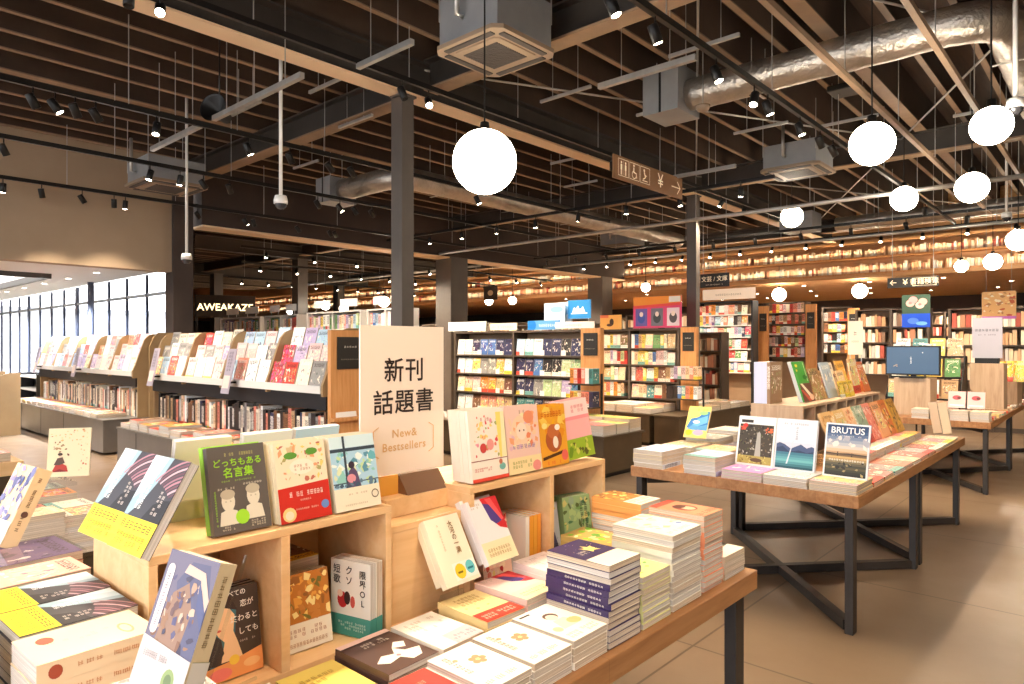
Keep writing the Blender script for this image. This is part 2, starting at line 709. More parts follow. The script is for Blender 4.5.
def book(name, label, cat, w, h, t, loc, yaw=0.0, lean=0.0, roll=0.0, lying=False, ground=(230, 220, 205), group=None,
         art=None, key=None, solid=None, rtl=False, obi=None, extra=None):
    """A book standing with its front cover looking along local -y (or lying face up), made of cover, pages and what else shows."""
    rx = -PI / 2 if lying else -R(lean)
    root = thing(name, label, cat, loc, (rx, R(roll), R(yaw)), group)
    if lying:
        root.rotation_euler = (rx, 0, R(yaw))
    sol = solid if solid is not None else bool(art)
    cm, pm = book_meshes(w, h, t, sol, rtl)
    c = link('cover', cm, root)
    g = lin(ground)
    c.color = (*g, 1)
    link('pages', pm, root)
    if obi:
        mb = MB()
        e = 0.0005
        mb.box(-e, -e, 0, w + e, t + e, h * obi[0])
        o = obj('belly_band', mb, flat(obi[1]), root)
    if art:
        add_art(root, w, h, art, key)
    return root


def copy_tree(o, parent=None):
    c = o.copy()
    COL.objects.link(c)
    if parent is not None:
        c.parent = parent
    for ch in list(o.children):
        copy_tree(ch, c)
    return c


# plain words for the colours used on covers
PALETTE = [('cream', (240, 228, 204)), ('white', (242, 240, 236)), ('pale pink', (236, 198, 194)), ('salmon', (232, 140, 116)),
           ('red', (200, 58, 48)), ('orange', (232, 146, 60)), ('yellow', (238, 206, 92)), ('pale green', (186, 206, 150)),
           ('green', (96, 148, 84)), ('teal', (84, 150, 146)), ('pale blue', (172, 200, 220)), ('blue', (72, 110, 170)),
           ('navy', (46, 50, 84)), ('lilac', (190, 172, 206)), ('purple', (106, 78, 128)), ('brown', (128, 88, 60)),
           ('tan', (200, 164, 120)), ('grey', (150, 146, 142)), ('black', (44, 40, 40)), ('peach', (246, 206, 166))]
PD = dict(PALETTE)


def pick(g, weights=None):
    names = [p[0] for p in PALETTE]
    return g.choices(names, weights)[0] if weights else g.choice(names)


WARM = [7, 7, 4, 4, 3, 4, 4, 2, 1, 1, 2, 1, 1, 2, 1, 2, 4, 1, 1, 6]
COOL = [3, 8, 3, 2, 2, 2, 2, 2, 2, 2, 5, 3, 2, 4, 2, 1, 1, 3, 2, 2]
DARK = [3, 3, 1, 2, 2, 2, 1, 1, 1, 1, 2, 2, 3, 1, 2, 5, 4, 5, 8, 2]


def stack(name, cat, place, n, w, h, t, x, y, ztop, yaw, ground, group, seed, art=None, key=None, top_label=None, obi=None,
          jit=0.003, alt=True, rtl=False, title='', cname=None):
    """A pile of copies of one book, lying face up, the top cover at ztop. Each copy is a thing of its own."""
    g = random.Random(seed)
    cn = cname or ''
    top = book(name, top_label or f'{cn} topping the pile {place}', cat, w, h, t, (x, y, ztop), yaw, lying=True,
               ground=ground, group=group, art=art, key=key, obi=obi, rtl=rtl)
    a = R(yaw)
    base = None
    for i in range(1, n):
        turned = alt and 3 <= i < 8
        if base is None:
            base = book(name, '', cat, w, h, t, (0, 0, 0), 0, lying=True, ground=ground, group=group, solid=bool(art), rtl=rtl)
            o = base
        else:
            o = copy_tree(base)
        ex, ey = (w, h) if turned else (0, 0)
        ex += g.uniform(-jit, jit)
        ey += g.uniform(-jit, jit)
        o.location = (x + ex * math.cos(a) - ey * math.sin(a), y + ex * math.sin(a) + ey * math.cos(a), ztop - i * t - 0.0003)
        o.rotation_euler = (-PI / 2, 0, a + (PI if turned else 0) + g.uniform(-0.015, 0.015))
        o['label'] = f'{cn}, {nth(i + 1)} down, pile {place}'
    return top

# ------------------------------------------------------------------ camera, world, view
cam = bpy.data.cameras.new('camera')
cam.sensor_width = 36.0
cam.lens = 683.0 / 1024.0 * 36.0
cam.shift_y = 3.0 / 1024.0
cam.clip_start = 0.05
cam.clip_end = 200
co = bpy.data.objects.new('camera', cam)
COL.objects.link(co)
co.location = (0, 0, 1.45)
co.rotation_euler = (PI / 2, 0, R(42.1))
SC.camera = co

wd = bpy.data.worlds.new('daylight')
SC.world = wd
wd.use_nodes = True
bg = wd.node_tree.nodes['Background']
bg.inputs['Color'].default_value = (1.0, 0.97, 0.94, 1)
bg.inputs['Strength'].default_value = 3.4
vs = SC.view_settings
vs.view_transform = 'Standard'
vs.look = 'None'
vs.gamma = 1.0
vs.use_curve_mapping = False
vs.exposure = 0.6
SC.cycles.max_bounces = 7
SC.cycles.diffuse_bounces = 4
SC.cycles.transparent_max_bounces = 8
SC.cycles.caustics_reflective = False
SC.cycles.caustics_refractive = False
SC.cycles.sample_clamp_indirect = 4.0

# ------------------------------------------------------------------ the setting
XL, XFAR, XR, YN, YB, YF = -11.1, -44.0, 3.2, -3.0, 17.0, 25.0
ZC = 4.75


def floor_material():
    m, nt, b, _ = nodes('polished_concrete')
    L = nt.links.new
    tc = N(nt, 'ShaderNodeTexCoord')
    n1 = N(nt, 'ShaderNodeTexNoise', Scale=0.55, Detail=8.0, Roughness=0.62)
    L(tc.outputs['Object'], n1.inputs['Vector'])
    r = ramp(nt, [(0.3, lin((112, 92, 72))), (0.7, lin((138, 116, 93)))])
    L(n1.outputs['Fac'], r.inputs[0])
    br = N(nt, 'ShaderNodeTexBrick')
    br.offset = 0.0
    br.inputs['Color1'].default_value = (0.96, 0.96, 0.96, 1)
    br.inputs['Color2'].default_value = (1, 1, 1, 1)
    br.inputs['Mortar'].default_value = (0.42, 0.40, 0.38, 1)
    br.inputs['Scale'].default_value = 1.0
    br.inputs['Mortar Size'].default_value = 0.006
    br.inputs['Brick Width'].default_value = 1.52
    br.inputs['Row Height'].default_value = 1.515
    mp = N(nt, 'ShaderNodeMapping')
    mp.inputs['Location'].default_value = (1.56 + 1.52 * 40, 0.0 + 1.515 * 10, 0)
    L(tc.outputs['Object'], mp.inputs[0])
    L(mp.outputs[0], br.inputs['Vector'])
    mx = N(nt, 'ShaderNodeMix', data_type='RGBA', blend_type='MULTIPLY')
    mx.inputs[0].default_value = 1.0
    L(r.outputs[0], mx.inputs[6])
    L(br.outputs['Color'], mx.inputs[7])
    L(mx.outputs[2], b.inputs['Base Color'])
    n2 = N(nt, 'ShaderNodeTexNoise', Scale=3.0, Detail=5.0)
    L(tc.outputs['Object'], n2.inputs['Vector'])
    mr = N(nt, 'ShaderNodeMapRange')
    mr.inputs['To Min'].default_value = 0.24
    mr.inputs['To Max'].default_value = 0.42
    L(n2.outputs['Fac'], mr.inputs[0])
    L(mr.outputs[0], b.inputs['Roughness'])
    return m


def hall_edge(x):
    """Where the neighbouring hall's slanting outer wall stands at a given x."""
    return 4.75 + (-11.4 - x) * 0.4218


PLAN = [(XR, YN), (XR, YF), (XFAR, YF), (XFAR, hall_edge(XFAR)), (-11.4, 4.6)]
mb = MB().prism(PLAN + [(-31, 4.6), (-31, YN)], 'z', -0.2, 0.0)
struct('floor', mb, floor_material())

# roof deck with its joists, girders and flanges
mb = MB().prism(PLAN + [(-11.4, YN)], 'z', ZC, ZC + 0.2)
ceil_ = struct('ceiling', mb, M_DECK)
x = 2.6
k = 0
while x > -34:
    wide = (k % 7 == 3)
    w_, zb = (0.13, 4.22) if wide else (0.055, 4.28)
    mb = MB()
    ys_ = YN if x > -11.3 else hall_edge(x) + 0.1
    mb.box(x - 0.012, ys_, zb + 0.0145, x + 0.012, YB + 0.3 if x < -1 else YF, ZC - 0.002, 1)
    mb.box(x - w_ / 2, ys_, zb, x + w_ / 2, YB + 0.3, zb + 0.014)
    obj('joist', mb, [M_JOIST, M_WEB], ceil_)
    x -= 0.46
    k += 1


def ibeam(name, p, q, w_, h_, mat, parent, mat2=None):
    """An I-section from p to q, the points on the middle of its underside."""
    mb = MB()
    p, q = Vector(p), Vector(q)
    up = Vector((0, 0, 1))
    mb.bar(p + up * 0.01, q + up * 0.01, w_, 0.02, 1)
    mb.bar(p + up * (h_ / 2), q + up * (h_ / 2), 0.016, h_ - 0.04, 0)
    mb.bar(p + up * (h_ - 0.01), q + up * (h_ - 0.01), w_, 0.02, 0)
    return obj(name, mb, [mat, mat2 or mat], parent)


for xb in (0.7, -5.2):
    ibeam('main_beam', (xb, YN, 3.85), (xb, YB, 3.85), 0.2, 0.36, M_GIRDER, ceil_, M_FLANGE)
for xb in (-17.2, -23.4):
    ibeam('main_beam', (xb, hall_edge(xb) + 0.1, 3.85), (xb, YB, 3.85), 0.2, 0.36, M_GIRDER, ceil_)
for yb in (-1.5, 4.45, 10.2, 15.95):
    spans = [(0.6, -5.1), (-5.3, -11.0), (2.9, 0.8)]
    if yb > 9:
        spans += [(-11.2, -17.1), (-17.3, -23.3)]
    for xa, xc in spans:
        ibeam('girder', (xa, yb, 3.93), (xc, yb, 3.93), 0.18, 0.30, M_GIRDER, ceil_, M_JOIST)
for (xa, ya, xc, yc) in ((-5.2, 4.45, -2.25, 10.2), (-2.25, 4.45, -5.2, 10.2), (0.7, 4.45, -2.25, 10.2), (-2.25, 4.45, 0.7, 10.2), (-5.2, 10.2, -2.25, 15.9), (-2.25, 10.2, -5.2, 15.9)):
    mb = MB().tube([(xa, ya, 4.18), (xc, yc, 4.18)], 0.011, 6)
    obj('tie_rod', mb, M_GALV, ceil_)

# walls
mb = MB().box(XL - 0.12, YN, 2.58, XL + 0.12, 4.2, ZC)
struct('wall_left', mb, M_CREAMWALL)
mb = MB().box(XL - 0.10, 4.2, 2.58, XL + 0.10, 4.33, ZC)
struct('trim_5', mb, M_CREAMWALL)
mb = MB().box(XL - 0.16, 4.75, 3.36, XL + 0.16, YB, ZC)
mb.box(XL - 0.2, 4.75, 3.33, XL + 0.2, YB, 3.36, 1)
struct('wall_lintel', mb, [M_DARKWALL, M_FLANGE])
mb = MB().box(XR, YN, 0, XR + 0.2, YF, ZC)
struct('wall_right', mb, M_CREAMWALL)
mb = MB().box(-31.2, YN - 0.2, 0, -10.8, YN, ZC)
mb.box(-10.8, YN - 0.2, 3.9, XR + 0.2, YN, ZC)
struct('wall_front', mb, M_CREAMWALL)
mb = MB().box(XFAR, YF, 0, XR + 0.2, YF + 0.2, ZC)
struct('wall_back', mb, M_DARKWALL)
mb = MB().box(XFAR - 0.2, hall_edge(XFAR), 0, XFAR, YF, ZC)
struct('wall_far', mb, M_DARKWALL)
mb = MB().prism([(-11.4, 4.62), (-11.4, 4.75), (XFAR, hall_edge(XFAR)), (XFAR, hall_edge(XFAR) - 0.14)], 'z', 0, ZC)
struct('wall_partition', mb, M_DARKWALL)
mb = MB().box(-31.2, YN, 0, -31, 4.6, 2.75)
struct('wall_lobby', mb, M_CREAMWALL)

# timber bulkhead high on the far side with two lit book ledges, and the slatted soffit below it
mb = MB()
mb.box(XFAR, YB + 0.30, 3.0, XR, YB + 0.42, ZC)
mb.box(XFAR, YB, 3.78, XR, YB + 0.42, 3.84, 1)
struct('wall_bulkhead', mb, [M_SLAT, M_SLAT])
for i, z in enumerate((3.10, 3.47)):
    mb = MB().box(XFAR, YB - 0.02, z - 0.04, XR, YB + 0.30, z)
    struct('trim_%d' % (i + 1), mb, M_PANEL)
mb = MB()
y = YB + 0.02
mb.box(XFAR, YB, 3.03, XR, YF, 3.06, 0)
while y < YF - 0.1:
    mb.box(XFAR, y, 2.99, XR, y + 0.11, 3.03, 0)
    y += 0.15
struct('trim_3', mb, M_SLAT)

# columns
def column(name, x, y, zt, s=0.2):
    mb = MB()
    mb.box(x - s / 2, y - s / 2, 0, x - s / 2 + 0.014, y + s / 2, zt)
    mb.box(x + s / 2 - 0.014, y - s / 2, 0, x + s / 2, y + s / 2, zt)
    mb.box(x - s / 2 + 0.014, y - 0.006, 0, x + s / 2 - 0.014, y + 0.006, zt)
    mb.box(x - s / 2 - 0.02, y - s / 2 - 0.02, zt - 0.02, x + s / 2 + 0.02, y + s / 2 + 0.02, zt)
    o = struct(name, mb, M_COLUMN)
    p = MB().box(x - s / 2 - 0.012, y - s / 2 - 0.012, 0, x + s / 2 + 0.012, y - s / 2, zt - 0.03)
    obj('cladding', p, M_COLUMN, o)
    return o


def square_column(name, x, y, zt, s, mat):
    mb = MB().box(x - s / 2, y - s / 2, 0, x + s / 2, y + s / 2, zt)
    return struct(name, mb, mat, bevel=0.01)


for i, (yy, s_) in enumerate(((4.19, 0.14), (10.12, 0.14))):
    column('column', -5.2, yy, 3.85, s_)
square_column('column', XL, 4.47, ZC, 0.31, M_DARKWALL)
square_column('column', XL, 10.3, 3.36, 0.5, M_COLUMN)
square_column('column', XL, 16.0, 3.36, 0.5, M_COLUMN)
for xx, yy in ((-17.2, 10.2), (-17.2, 15.6), (-22.8, 10.4), (-23.4, 15.6)):
    column('column', xx, yy, 3.85, 0.3)

# window wall of the entrance lobby (looks along -y), lobby ceiling and its roof light
YW = 4.45
mb2 = MB()
mb2.box(-13.4, YN, 2.64, XL - 0.12, 4.4, 2.74)
mb2.box(-31, 3.27, 2.64, -13.4, 4.4, 2.74)
mb2.box(-31, YN, 2.64, -13.4, 0.2, 2.74)
mb2.box(-31, 0.2, 2.64, -20.5, 3.27, 2.74)
struct('ceiling_lobby', mb2, M_WHITECEIL)
mb = MB()
for (a, b_, c, d) in ((-13.44, 0.2, -13.36, 3.31), (-20.5, 3.23, -13.4, 3.31), (-20.5, 0.16, -13.4, 0.24)):
    mb.box(a, b_, 2.56, c, d, 2.66)
struct('trim_4', mb, plain('roof_light_frame', (70, 68, 66), 0.5))
M_MULL = plain('window_mullion', (92, 100, 122), 0.45)
M_MULLT = plain('window_transom', (176, 190, 206), 0.45)
xs = [-11.42 - 0.93 * i for i in range(17)]
for i in range(16):
    mb = MB()
    wx = 0.13 if i in (5, 9) else 0.04
    mb.box(xs[i] - wx, YW - 0.02, 0, xs[i], YW + 0.02, 2.64, 0)
    mb.box(xs[i + 1], YW - 0.015, 2.27, xs[i] - wx, YW + 0.015, 2.32, 1)
    mb.box(xs[i + 1], YW - 0.015, 0.0, xs[i] - wx, YW + 0.015, 0.06, 0)
    mb.box(xs[i + 1], YW - 0.015, 0.42, xs[i] - wx, YW + 0.015, 0.45, 1)
    w_ = struct('window_%d' % (i + 1), mb, [M_MULL, M_MULLT])
    g_ = MB().box(xs[i + 1], YW - 0.006, 0.08, xs[i] - wx, YW + 0.006, 2.6)
    obj('pane', g_, M_GLASS, w_)
# unseen glazing added behind the viewer to let in fill daylight, black mullions
xf = [-10.8 + 2.0 * i for i in range(8)]
for i in range(7):
    mb = MB()
    mb.box(xf[i], YN - 0.12, 0, xf[i] + 0.07, YN - 0.02, 3.9)
    mb.box(xf[i] + .07, YN - 0.1, 0, xf[i + 1], YN - 0.04, 0.1)
    mb.box(xf[i] + .07, YN - 0.1, 2.5, xf[i + 1], YN - 0.04, 2.57)
    w_ = struct('window_%d' % (17 + i), mb, M_BLACK)
    obj('pane', MB().box(xf[i] + .07, YN - 0.075, 0.1, xf[i + 1], YN - 0.065, 3.9), M_GLASS, w_)
mb = MB().box(-11, -30, -0.25, 6, YN - 0.21, -0.05)
struct('ground_street', mb, plain('street_paving', (190, 184, 176), .8))
# light portals in the glazed openings
for (nm, loc, rot, sx, sy) in (('added_front_daylight', (-3.8, YN - 0.13, 1.95), (R(-90), 0, 0), 14.0, 3.9), ('lobby_daylight', (-18.8, YW + 0.1, 1.3), (R(90), 0, 0), 14.9, 2.6), ('roof_light_daylight', (-16.9, 1.75, 2.72), (0, 0, 0), 7.0, 3.0)):
    l = bpy.data.lights.new(nm, 'AREA')
    l.shape = 'RECTANGLE'
    l.size, l.size_y = sx, sy
    l.cycles.is_portal = True
    link(nm, l, None, loc, rot)
mb = MB().tube([(-14.6, 4.25, 0), (-14.6, 4.25, 2.64)], 0.055, 12)
struct('column_lobby', mb, M_MULL)

# outdoors, seen through the lobby glass: pale paving, a hedge and a far white building
mb = MB().prism([(-11.6, 4.6), (-70, 30), (-90, 30), (-90, 4.6)], 'z', -0.25, -0.05)
struct('ground_outside', mb, speckle('pale_paving', (232, 231, 228), (242, 241, 238), 1.0, 0.8))


def hedge(name, label, x0, x1, y, h, seed):
    g = random.Random(seed)
    mb = MB()
    for _ in range(1500):
        px, py, pz = g.uniform(x1, x0), y + g.uniform(-0.35, 0.35), g.uniform(0.02, h) * g.uniform(0.7, 1)
        a, s_ = g.uniform(0, 6.28), g.uniform(0.07, 0.14)
        d = Vector((math.cos(a), math.sin(a), g.uniform(-0.6, 0.9))) * s_
        e = Vector((-math.sin(a), math.cos(a), g.uniform(-0.4, 0.4))) * s_ * 0.5
        c = Vector((px, py, pz - 0.05))
        mb.face([c - d, c + e, c + d, c - e])
    o = obj(name, mb, speckle('hedge_leaf', (120, 146, 110), (176, 192, 150), 3.0, 0.6), recalc_loc)
    tag(o, label, 'hedge', kind='stuff')


recalc_loc = None
hedge('hedge', 'low green hedge outside beyond the lobby glass wall', -15.5, -40.0, 5.3, 0.62, 4)
t = thing('building', 'pale flat-roofed building far outside beyond the hedge', 'building', (-62, 16, 0))
mb = MB().box(-9, -8, -0.05, 9, 8, 3.6)
obj('wall', mb, plain('render_white', (226, 228, 230), 0.8), t)
mb = MB().box(-9.3, -8.3, 3.6, 9.3, 8.3, 3.9)
obj('roof', mb, plain('roof_grey', (170, 174, 180), 0.7), t)
for k in range(5):
    obj('window', MB().box(9.0, -7 + 3 * k, 0.9, 9.06, -5 + 3 * k, 2.4), plain('far_glass', (206, 214, 222), 0.2), t)

# ------------------------------------------------------------------ lamps, tracks, ducts and everything else under the roof
WARMC = (1.0, 0.81, 0.60)


def lamp(kind, name, loc, power, color, parent=None, rot=(0, 0, 0), **kw):
    l = bpy.data.lights.new(name, kind)
    l.energy = power
    l.color = color
    for k, v in kw.items():
        setattr(l, k, v)
    return link(name, l, parent, loc, rot)


# --- pendant globes
globes = [(484, 'large opal globe pendant hanging beside the sign for new books', (-3.29, 3.36, 2.71), 0.22),
          (872, 'opal globe pendant hanging in front of the shiny round duct', (-1.39, 5.45, 2.915), 0.175),
          (991, 'opal globe pendant next to the elbow of the shiny duct', (-0.73, 5.91, 3.015), 0.152),
          (904, 'opal globe pendant hanging beyond the globe in front of the duct', (-2.08, 9.58, 3.27), 0.175),
          (972, 'opal globe pendant hanging below the globe near the duct elbow', (-1.2, 8.39, 3.07), 0.175),
          (792, 'opal globe pendant below the hanging grey air conditioner cassette', (-3.65, 10.13, 3.32), 0.175),
          (1018, 'opal globe pendant half cut off by the edge of the picture', (-1.2, 12.34, 2.98), 0.175),
          (993, 'opal globe pendant in front of the lower lit book ledge', (-1.92, 15.75, 3.03), 0.175),
          (962, 'opal globe pendant under the bulkhead behind a black arrow sign', (-2.45, 15.9, 3.0), 0.135),
          (859, 'opal globe pendant above the novels beyond the tilted green book', (-4.7, 17.4, 2.72), 0.19),
          (779, 'opal globe pendant above the case with the long white header', (-6.55, 17.3, 2.72), 0.19),
          (646, 'tiny opal globe pendant above the pink three-panel poster', (-8.6, 14.3, 2.83), 0.12),
          (513, 'tiny opal globe pendant above the white header sign, farther from the blue poster', (-13.9, 15.4, 2.8), 0.14),
          (489, 'tiny opal globe pendant right beside the dark square column', (-14.6, 15.1, 2.8), 0.14),
          (370, 'globe pendant in the hall next door, first past the lit shop letters', (-16.4, 10.5, 2.55), 0.15),
          (388, 'globe pendant in the hall next door, second past the lit shop letters', (-17.6, 11.9, 2.55), 0.15),
          (418, 'globe pendant in the hall next door, behind the slim steel column', (-13.4, 10.2, 2.5), 0.15),
          (330, 'globe pendant deep in the hall next door above white label boards', (-20.5, 11.8, 2.6), 0.15)]
for i, (_, lab, p, r) in enumerate(globes):
    r = r if r > 0.2 else r * 0.88
    lab = lab.replace('farther from the blue poster', 'second from the column').replace('right beside', 'close beside').replace('half cut off by the edge of the picture', 'beyond the lower globes near the lit ledge')
    t = thing('globe_pendant', lab, 'pendant lamp', p)
    prof = [(r * math.sin(a), r * math.cos(a)) for a in [PI * k / 20 for k in range(21)]]
    prof[0] = (0.0, r)
    prof[-1] = (0.0, -r)
    obj('globe', MB().lathe(prof, n=32), M_GLOBE, t)
    obj('cord', MB().tube([(0, 0, r * 0.99), (0, 0, min(4.3, ZC) - p[2])], 0.006, 6), M_BLACK, t)
    obj('cap', MB().lathe([(0.0, 0.05), (0.03, 0.05), (0.035, 0.0), (0.05, -0.012)], (0, 0, r), 16), M_BLACK, t)

# --- lighting tracks and their spotlights
_spot_mesh = {}


def spot_meshes():
    if _spot_mesh:
        return _spot_mesh
    mb = MB().lathe([(0.0, 0.075), (0.04, 0.075), (0.043, 0.07), (0.043, -0.072), (0.038, -0.075), (0.036, -0.060), (0.0, -0.060)], n=20)
    _spot_mesh['body'] = mb.mesh('body', M_BLACK)
    mb2 = MB().lathe([(0.0, -0.0735), (0.0375, -0.0725)], n=20)
    _spot_mesh['lens'] = mb2.mesh('lens', M_LENS)
    mb3 = MB()
    mb3.box(-0.012, -0.05, 0.12, 0.012, 0.05, 0.15)
    mb3.tube([(0, 0, 0.12), (0, 0, 0.02)], 0.008, 8)
    mb3.bar((-0.048, 0, 0.03), (0.048, 0, 0.03), 0.014, 0.006)
    _spot_mesh['bracket'] = mb3.mesh('bracket', M_BLACK)
    return _spot_mesh


def spotlight(label, group, x, y, ztrack, target, lit=True, power=0, cone=80, name='track_spotlight', sc=0.78):
    ms = spot_meshes()
    t = thing(name, label, 'spotlight', (x, y, ztrack - 0.15 * sc), group=group)
    t.scale = (sc, sc, sc)
    d = Vector(target) - Vector((x, y, ztrack - 0.17))
    q = (-d).to_track_quat('Z', 'Y').to_euler()
    link('bracket', ms['bracket'], t)
    b = link('body', ms['body'], t, (0, 0, -0.02), q)
    if lit:
        link('lens', ms['lens'], b)
    if power:
        lamp('SPOT', 'beam', (0, 0, -0.09), power * 1.15, WARMC, b, (0, 0, 0), spot_size=R(cone), spot_blend=0.6, shadow_soft_size=0.035)
    return t


def track(label, x0, y0, x1, y1, z, rods, zt=4.3, w=0.034):
    t = thing('lighting_track', label, 'lighting track', (x0, y0, z))
    obj('rail', MB().bar((0, 0, 0), (x1 - x0, y1 - y0, 0), w, 0.045), M_BLACK, t)
    L = math.hypot(x1 - x0, y1 - y0)
    for k in range(rods):
        f = (k + 0.4) / rods
        obj('hanging_rod', MB().tube([((x1 - x0) * f, (y1 - y0) * f, 0.0), ((x1 - x0) * f, (y1 - y0) * f, zt - z)], 0.0045, 6), M_GALV, t)
    return t


TR = [
    # phrase, x, y0, y1, z, list of (y, target, lit, power)
    ('beside the pale flange of the main beam', -4.75, 0.4, 13.5, 3.80,
     [(1.6, (-4.0, 1.2, 0.5), False, 0), (1.79, (-2.0, 0.6, 0.7), True, 170), (3.82, (-3.6, 4.4, 0.5), False, 0), (4.12, (-2.2, 2.6, 0.4), True, 150),
      (7.11, (-5.8, 8.6, 0.9), False, 0), (7.85, (-4.9, 6.6, 0.6), True, 170), (10.15, (-5.9, 9.3, 1.2), True, 170), (11.0, (-6.6, 14.3, 1.4), True, 220)]),
    ('over the two display tables', -2.17, -2.0, 13.5, 3.5,
     [(0.25, (-1.45, 0.75, 0.9), True, 70), (0.6, (-2.0, 0.5, 0.8), True, 50), (1.0, (-1.2, 1.1, 0.8), True, 60), (2.35, (-1.25, 1.65, 0.8), True, 100), (3.25, (-1.3, 3.7, 0.9), True, 55), (3.72, (-1.7, 4.6, 0.9), True, 60), (4.56, (-1.2, 4.6, 0.8), True, 55), (5.22, (-2.0, 3.9, 0.7), True, 60),
      (5.49, (-1.4, 5.9, 0.8), True, 70), (6.22, (-1.3, 6.3, 0.7), True, 60), (6.75, (-1.7, 8.3, 0.9), True, 150), (7.13, (-1.2, 8.5, 0.7), True, 120),
      (10.44, (-1.3, 10.0, 0.8), True, 160), (11.23, (-2.3, 12.4, 1.1), True, 160)]),
    ('over the nearer magazine rack', -6.4, 0.8, 9.5, 3.5,
     [(1.46, (-6.6, 2.9, 0.8), False, 0), (1.61, (-5.8, 3.0, 1.1), True, 80), (1.75, (-7.2, 3.0, 1.0), True, 80), (1.9, (-6.9, 3.6, 1.0), False, 0), (2.38, (-5.6, 1.7, 0.0), True, 170),
      (3.23, (-6.0, 4.6, 0.2), True, 60), (3.68, (-6.7, 5.4, 0.8), False, 0), (4.15, (-6.4, 6.6, 1.0), True, 150), (4.43, (-7.0, 6.9, 1.0), True, 150), (6.4, (-5.6, 7.0, 1.2), True, 170)]),
    ('second from the cream wall', -8.2, 0.8, 12.5, 3.5,
     [(1.63, (-8.8, 2.9, 1.0), True, 90), (2.98, (-8.0, 2.1, 0.0), True, 220), (3.31, (-8.4, 3.0, 0.8), True, 80), (3.58, (-7.6, 5.2, 0.7), False, 0), (3.9, (-9.0, 5.2, 0.9), True, 60),
      (5.13, (-8.5, 7.2, 1.0), True, 110), (5.48, (-7.2, 6.9, 1.0), True, 160), (5.73, (-8.0, 7.5, 1.0), False, 0), (6.03, (-8.6, 8.5, 1.0), True, 90)]),
    ('beside the cream wall', -10.2, 0.8, 13.0, 3.5,
     [(2.02, (-10.4, 1.9, 0.0), True, 240), (2.42, (-10.9, 3.1, 0.6), True, 110), (2.87, (-10.4, 4.6, 0.8), False, 0), (3.25, (-11.0, 3.6, 0.8), True, 90), (3.39, (-10.2, 3.2, 0.6), True, 90),
      (4.37, (-10.6, 6.4, 0.8), True, 50), (5.11, (-9.5, 6.8, 0.9), True, 50), (5.24, (-10.5, 6.4, 0.8), True, 0), (6.01, (-10.2, 7.8, 0.9), True, 60), (6.62, (-10.0, 8.0, 0.9), True, 0), (6.72, (-10.8, 8.6, 0.8), True, 60)]),
    ('added unseen over the aisle for fill', 0.35, -2.4, 11.5, 3.5,  # extra track out of view, added to brighten the table fronts
     [(-1.2, (-1.3, 0.3, 0.9), True, 25), (0.0, (-1.5, 0.9, 0.95), True, 40), (0.9, (-1.5, 1.3, 1.2), True, 60), (1.7, (-1.45, 1.8, 1.0), True, 60), (2.7, (-1.3, 3.8, 0.9), True, 60),
      (4.0, (-1.5, 4.9, 1.0), True, 70), (5.2, (-1.5, 5.8, 1.0), True, 60), (7.0, (-1.6, 8.3, 1.0), True, 90), (8.6, (-1.3, 9.3, 1.2), True, 100)]),
]
for phrase, x, y0, y1, z, sp in TR:
    track('long black lighting track ' + phrase, x, y0, x, y1, z, 9)
    for i, (y, tgt, lit, pw) in enumerate(sp):
        st = 'lit spotlight' if lit else 'unlit spotlight'
        spotlight(f'{st}, {nth(i + 1)} along the track {phrase}', 'spotlights on the track ' + phrase, x, y, z, tgt, lit, pw)

# farther tracks over the middle of the shop and in the hall next door
FT = [('before the far timber bulkhead', (-12.0, 15.0, -0.4, 15.0), 3.68, 16, -2.2, 0.9),
      ('over the novel bookcases', (-10.5, 12.4, -0.6, 12.4), 3.5, 12, 0.4, 1.2),
      ('over the middle aisle', (-10.8, 8.3, -3.2, 8.3), 3.5, 9, -0.6, 1.0),
      ('in the hall next door, close to its opening', (-13.0, 6.4, -13.0, 16.2), 3.4, 9, 0.0, 0.9),
      ('in the hall next door, second from the opening', (-15.4, 7.6, -15.4, 16.2), 3.4, 9, 0.0, 0.9),
      ('in the hall next door, third from the opening', (-19.0, 9.0, -19.0, 16.2), 3.4, 9, 0.0, 0.9)]
for phrase, (x0, y0, x1, y1), z, n, dy, tz in FT:
    track('black lighting track ' + phrase, x0, y0, x1, y1, z, 6)
    for i in range(n):
        f = (i + 0.5) / n
        x, y = x0 + (x1 - x0) * f, y0 + (y1 - y0) * f
        tgt = (x + (0 if dy else 1.2) + 0.2 * ((i * 7) % 5 - 2), y + (dy + 0.6 if dy else 0.3 * ((i * 3) % 5 - 2)), tz)
        pw = (850 if 'hall' in phrase else 150) if (i % 2 == 0) else 0
        spotlight(f'small lit spotlight, {nth(i + 1)} along the track {phrase}', 'spotlights on the track ' + phrase, x, y, z, tgt, True, pw, 110 if 'hall' in phrase else 90)

# lamps hidden on the two ledges that light the book rows
for z in (3.12, 3.50):
    for i in range(14):
        x = -1.0 - 2.9 * i
        l = lamp('AREA', 'ledge_strip', (x, YB - 0.035, z - 0.0), 9, (1.0, 0.74, 0.46), None, (R(-150), 0, 0), shape='RECTANGLE', size=2.8, size_y=0.02)
